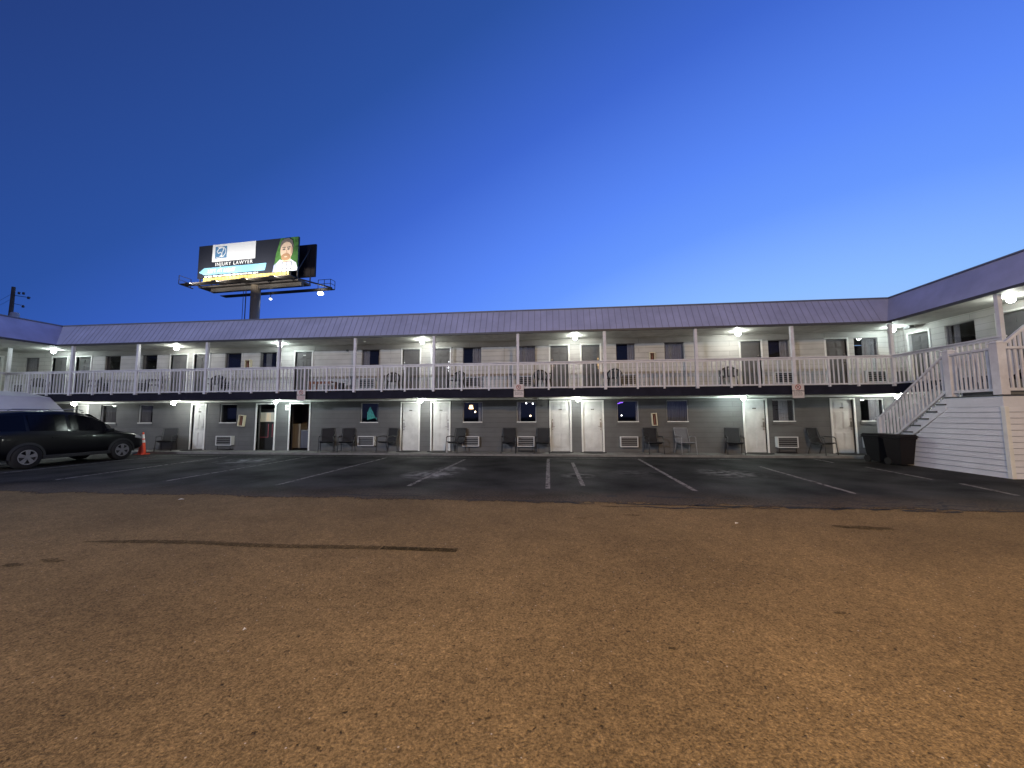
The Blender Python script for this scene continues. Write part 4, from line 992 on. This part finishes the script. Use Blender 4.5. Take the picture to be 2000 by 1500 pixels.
skin = pm('print_skin', (.75, .55, .40)); beard = pm('print_beard', (.42, .24, .13)); hair = pm('print_hair', (.16, .14, .13)); shirt = pm('print_shirt', (.75, .78, .9)); jac = pm('print_jacket', (.35, .38, .65))
g = MB(); g.box(-WB, WB, 0, .22, Z0, Z1_); face = g.build('advert_panel', ink, bb)
def flat(pts, m, lay, name):
    g = MB(); y = -.012 * lay; g.quad(*[(x, y, z) for x, z in pts]); g.build(name, m, face)
# (u,v): u 0..1 along the board, v 0..1 up
def UV(u, v): return (-WB + 2 * WB * u, Z0 + (Z1_ - Z0) * v)
def poly(ps, m, lay, name): flat([UV(*p) for p in ps], m, lay, name)
poly([(.145, .47), (.585, .47), (.585, 1.0), (.145, 1.0)], wh, 1, 'white_box')
poly([(.175, .57), (.295, .57), (.295, .93), (.175, .93)], sq, 2, 'blue_square')
Mt = lambda u, v, lay: Matrix.Translation((UV(u, v)[0], -.012 * lay, UV(u, v)[1])) @ Matrix.Rotation(R(90), 4, 'X')
# flowing script D drawn as a ribbon
scr = [(.19, .60), (.215, .58), (.24, .66), (.262, .84), (.25, .90), (.215, .87), (.195, .78), (.21, .72), (.235, .76), (.25, .66), (.235, .60), (.262, .62), (.283, .72), (.283, .82), (.265, .895), (.235, .91), (.205, .90)]
g = MB()
for a, b in zip(scr[:-1], scr[1:]):
    pa_, pb_ = UV(*a), UV(*b); g.bar((pa_[0], -.036, pa_[1]), (pb_[0], -.036, pb_[1]), .09, .01, up=(0, 1, 0))
g.build('script_letter', wh, face)
text_mesh('lettering', 'INJURY LAWYER', .58, wh, Mt(.372, .382, 2), face, bold=.004, sx=1.02, spc=1.2)
poly([(.015, .185), (.07, .30), (.70, .30), (.685, .085), (.07, .085)], arr, 1, 'arrow_band')
text_mesh('lettering', 'LEFT AT LIGHT', .56, wh, Mt(.25, .19, 2), face, bold=.006, sx=1.0)
g = MB(); xx = .08
while xx < .62:
    l = random.uniform(.02, .05); a = UV(xx, .015); b = UV(min(xx + l, .62), .055); g.box(a[0], b[0], -.02, -.005, a[1], b[1]); xx += l + .009
g.build('fine_print', wh, face)
poly([(.80, 0), (.735 + .03, .0), (.79, .55), (.83, 1.0), (1.0, 1.0), (1.0, 0)], grn, 1, 'portrait_background')
def ell(cx, cy, rx, ry, m, lay, nm, n=24): flat([(UV(cx, cy)[0] + rx * math.cos(2 * math.pi * k / n), UV(cx, cy)[1] + ry * math.sin(2 * math.pi * k / n)) for k in range(n)], m, lay, nm)
poly([(.765, 0), (.78, .2), (.83, .36), (.88, .30), (.93, .36), (.985, .24), (1.0, .1), (1.0, 0)], shirt, 2, 'portrait_shirt')
poly([(.765, 0), (.775, .2), (.80, .27), (.815, .0)], jac, 3, 'portrait_jacket')
poly([(.855, .28), (.93, .28), (.935, .42), (.85, .42)], skin, 3, 'portrait_neck')
ell(.893, .74, .87, .92, hair, 3, 'portrait_hair'); ell(.893, .60, .80, 1.05, skin, 4, 'portrait_face')
ell(.888, .42, .60, .42, beard, 5, 'portrait_beard'); ell(.888, .425, .2, .07, skin, 6, 'portrait_mouth')
shade = pm('print_skin_shade', (.58, .38, .26))
poly([(.925, .40), (.944, .50), (.950, .64), (.944, .76), (.934, .70), (.932, .52)], shade, 5, 'portrait_cheek')
poly([(.889, .62), (.897, .62), (.902, .525), (.886, .52)], shade, 5, 'portrait_nose')
poly([(.832, .74), (.84, .88), (.87, .965), (.915, .975), (.948, .9), (.955, .74), (.944, .80), (.93, .86), (.895, .885), (.862, .85), (.845, .80)], hair, 6, 'portrait_fringe')
for u in (.868, .912): ell(u, .645, .16, .08, hair, 6, 'portrait_eye'); poly([(u - .018, .69), (u + .018, .695), (u + .016, .72), (u - .016, .715)], hair, 5, 'portrait_brow')
# structure
g = MB(); g.box(-WB + .9, WB - 1.0, -.05, .0, Z0 - .78, Z0 - .05)
apron = g.build('apron', mat('yellow_apron', (.72, .52, .16), .6, noise=.2, nscale=3), bb)
g = MB(); [g.box(-WB + .9 + k * .5, -WB + .93 + k * .5, -.07, -.052, Z0 - .78, Z0 - .05) for k in range(23)]; g.build('apron_slats', mat('apron_groove', (.35, .22, .06), .6), apron)
g = MB(); g.box(-WB + .6, WB + .55, 2.1, 2.3, Z0 + .05, Z1_ + .05); g.build('rear_panel', mat('panel_back', (.03, .022, .022), .8), bb)
g = MB()
g.box(-WB, WB, .2, 2.2, Z0 - 1.05, Z0 - .82); g.box(-WB + 1.2, WB, .7, 1.1, Z0 - 1.5, Z0 - 1.05)
for k in range(9): x = -WB + .3 + k * 1.62; g.bar((x, 0.1, Z0 - .85), (x, .1, Z1_), .1); g.bar((x, 2.1, Z0 - .85), (x, 2.1, Z1_), .1); g.bar((x, .2, Z0 + .2), (x, 2.1, Z1_ - .3), .08)
g.build('frame', steel_m, bb)
g = MB()
g.box(-WB - 1.1, WB + .2, -1.15, -.35, Z0 - 1.0, Z0 - .93); g.box(-WB + .6, WB + 2.4, 2.4, 3.2, Z0 - 1.35, Z0 - 1.28)
for x in (-WB - 1.0, -WB + .5, 0, 3, WB - .6): g.bar((x, -1.15, Z0 - .97), (x, .4, Z0 - 1.0), .1)
g.bar((WB + .1, .2, Z0 - .9), (WB + 2.5, 2.6, Z0 - 1.3), .14); g.bar((WB + .1, 3.2, Z0 - 1.3), (WB + 2.4, 3.1, Z0 - 1.3), .1)
g.build('catwalk', steel_m, bb)
g = MB()
def guard(a, b, h, n):
    a = Vector(a); b = Vector(b)
    for k in range(n + 1): p = a + (b - a) * k / n; g.bar(p, p + Vector((0, 0, h)), .05)
    for hh in (h * .5, h): g.bar(a + Vector((0, 0, hh)), b + Vector((0, 0, hh)), .045)
guard((-WB - 1.1, -1.15, Z0 - .95), (-WB - 1.1, .2, Z0 - .95), 1.0, 1); guard((WB - .9, -1.15, Z0 - .95), (WB + .2, -1.15, Z0 - .95), 1.5, 2)
guard((WB + .8, 2.4, Z0 - 1.3), (WB + 2.4, 2.4, Z0 - 1.3), 1.0, 2); guard((WB + 2.4, 2.4, Z0 - 1.3), (WB + 2.4, 3.2, Z0 - 1.3), 1.0, 1)
g.build('guard_rail', steel_m, bb)
for k, x in enumerate((-5.4, -1.9, 1.9, 5.4)):
    g = MB(); g.bar((x, -.4, Z0 - .97), (x, -2.0, Z0 - 1.32), .06); g.box(x - .22, x + .22, -2.2, -1.95, Z0 - 1.42, Z0 - 1.3); f = g.build('floodlight', mat('flood_housing', (.35, .33, .3), .5), bb, bevel=.02)
    ld = bpy.data.lights.new('flood_beam', 'AREA'); ld.energy = 270; ld.color = (1, .97, .88); ld.size = .5; ld.spread = R(150); lo = bpy.data.objects.new('flood_beam', ld); COL.objects.link(lo); lo.parent = bb
    lo.location = (x, -2.08, Z0 - 1.27); lo.rotation_euler = (Vector((x, 0, Z0 + 2.0)) - Vector((x, -2.08, Z0 - 1.27))).to_track_quat('-Z', 'Y').to_euler()
for x, y, z, r, s in ((WB + 1.0, 2.6, Z0 - 1.85, .3, 14), (.95, 2.6, Z0 - 2.1, .13, 10)):
    g = MB(); g.lathe([(.01, r * .7), (r * .8, r * .5), (r * 1.1, 0), (r * .8, -r * .5), (.01, -r * .7)], (x, y, z), 16)
    g.build('rear_floodlight', mat('rear_flood_glow', (1, 1, 1), emit=(.95, 1, .97), estr=s), bb, smooth=True)
    g = MB(); g.bar((x, y, z + r * .5), (x, y, Z0 - 1.3), .06); g.build('light_arm', steel_m, bb)

# ------------------------------------------------------------------ scraps on the lot
for i, (x, y, s, lb) in enumerate(((-7.0, -9.1, .05, 'small pale paper scrap on the brown lot just before the black bays at left'),
                     (2.59, -9.83, .03, 'tiny white scrap on the brown lot right of centre, beyond the dark strip'), (-2.25, -13.03, .012, 'tiny white pebble like scrap on the open brown lot'))):
    g = MB(); g.quad((-s, -s * .4, 0), (s * .8, -s * .5, .012), (s, s * .4, .004), (-s * .6, s * .5, .015)); g.quad((-s, -s * .4, -.003), (s * .8, -s * .5, .009), (s, s * .4, .001), (-s * .6, s * .5, .012))
    o = g.build('paper_scrap', scrap_m); o.location = (x, y, -.079); tag(o, lb, 'litter')

# ------------------------------------------------------------------ warm lot lamp behind the camera
lp = empty('parking_lot_lamp', (4.5, -22.5, -.08)); tag(lp, 'tall pole lamp with an amber head behind the viewer, lighting the lot', 'street lamp')
g = MB(); g.tube([(0, 0, 0), (0, 0, 8.6)], .1, 12, .06); g.build('pole', steel_m, lp)
g = MB(); g.bar((0, 0, 8.55), (0, 1.2, 8.75), .07); g.build('arm', steel_m, lp)
g = MB(); g.box(-.18, .18, 1.0, 1.6, 8.72, 8.84); g.build('lamp_head', steel_m, lp, bevel=.02)
ld = bpy.data.lights.new('lot_light', 'AREA'); ld.energy = LOT_W; ld.color = (1, .64, .25); ld.shape = 'DISK'; ld.size = .5
lo = bpy.data.objects.new('lot_light', ld); COL.objects.link(lo); lo.parent = lp; lo.location = (0, 1.3, 8.68); lo.rotation_euler = (R(14), 0, 0)
# second pole: cooler, whiter head aimed over the lot at the motel front
lp2 = empty('parking_lot_lamp', (-15, -34, -.08), R(-16)); tag(lp2, 'farther pole lamp behind the viewer with a cool white head', 'street lamp')
g = MB(); g.tube([(0, 0, 0), (0, 0, 9.6)], .1, 12, .06); g.build('pole', steel_m, lp2)
g = MB(); g.box(-.25, .25, .1, .3, 9.3, 9.7); g.build('lamp_head', steel_m, lp2, bevel=.02)
ld = bpy.data.lights.new('flood_light', 'AREA'); ld.energy = FLOOD_W; ld.color = (.80, .86, 1); ld.shape = 'DISK'; ld.size = .8
lo = bpy.data.objects.new('flood_light', ld); COL.objects.link(lo); lo.parent = lp2; lo.location = (0, .34, 9.5); lo.rotation_euler = (R(72), 0, 0)
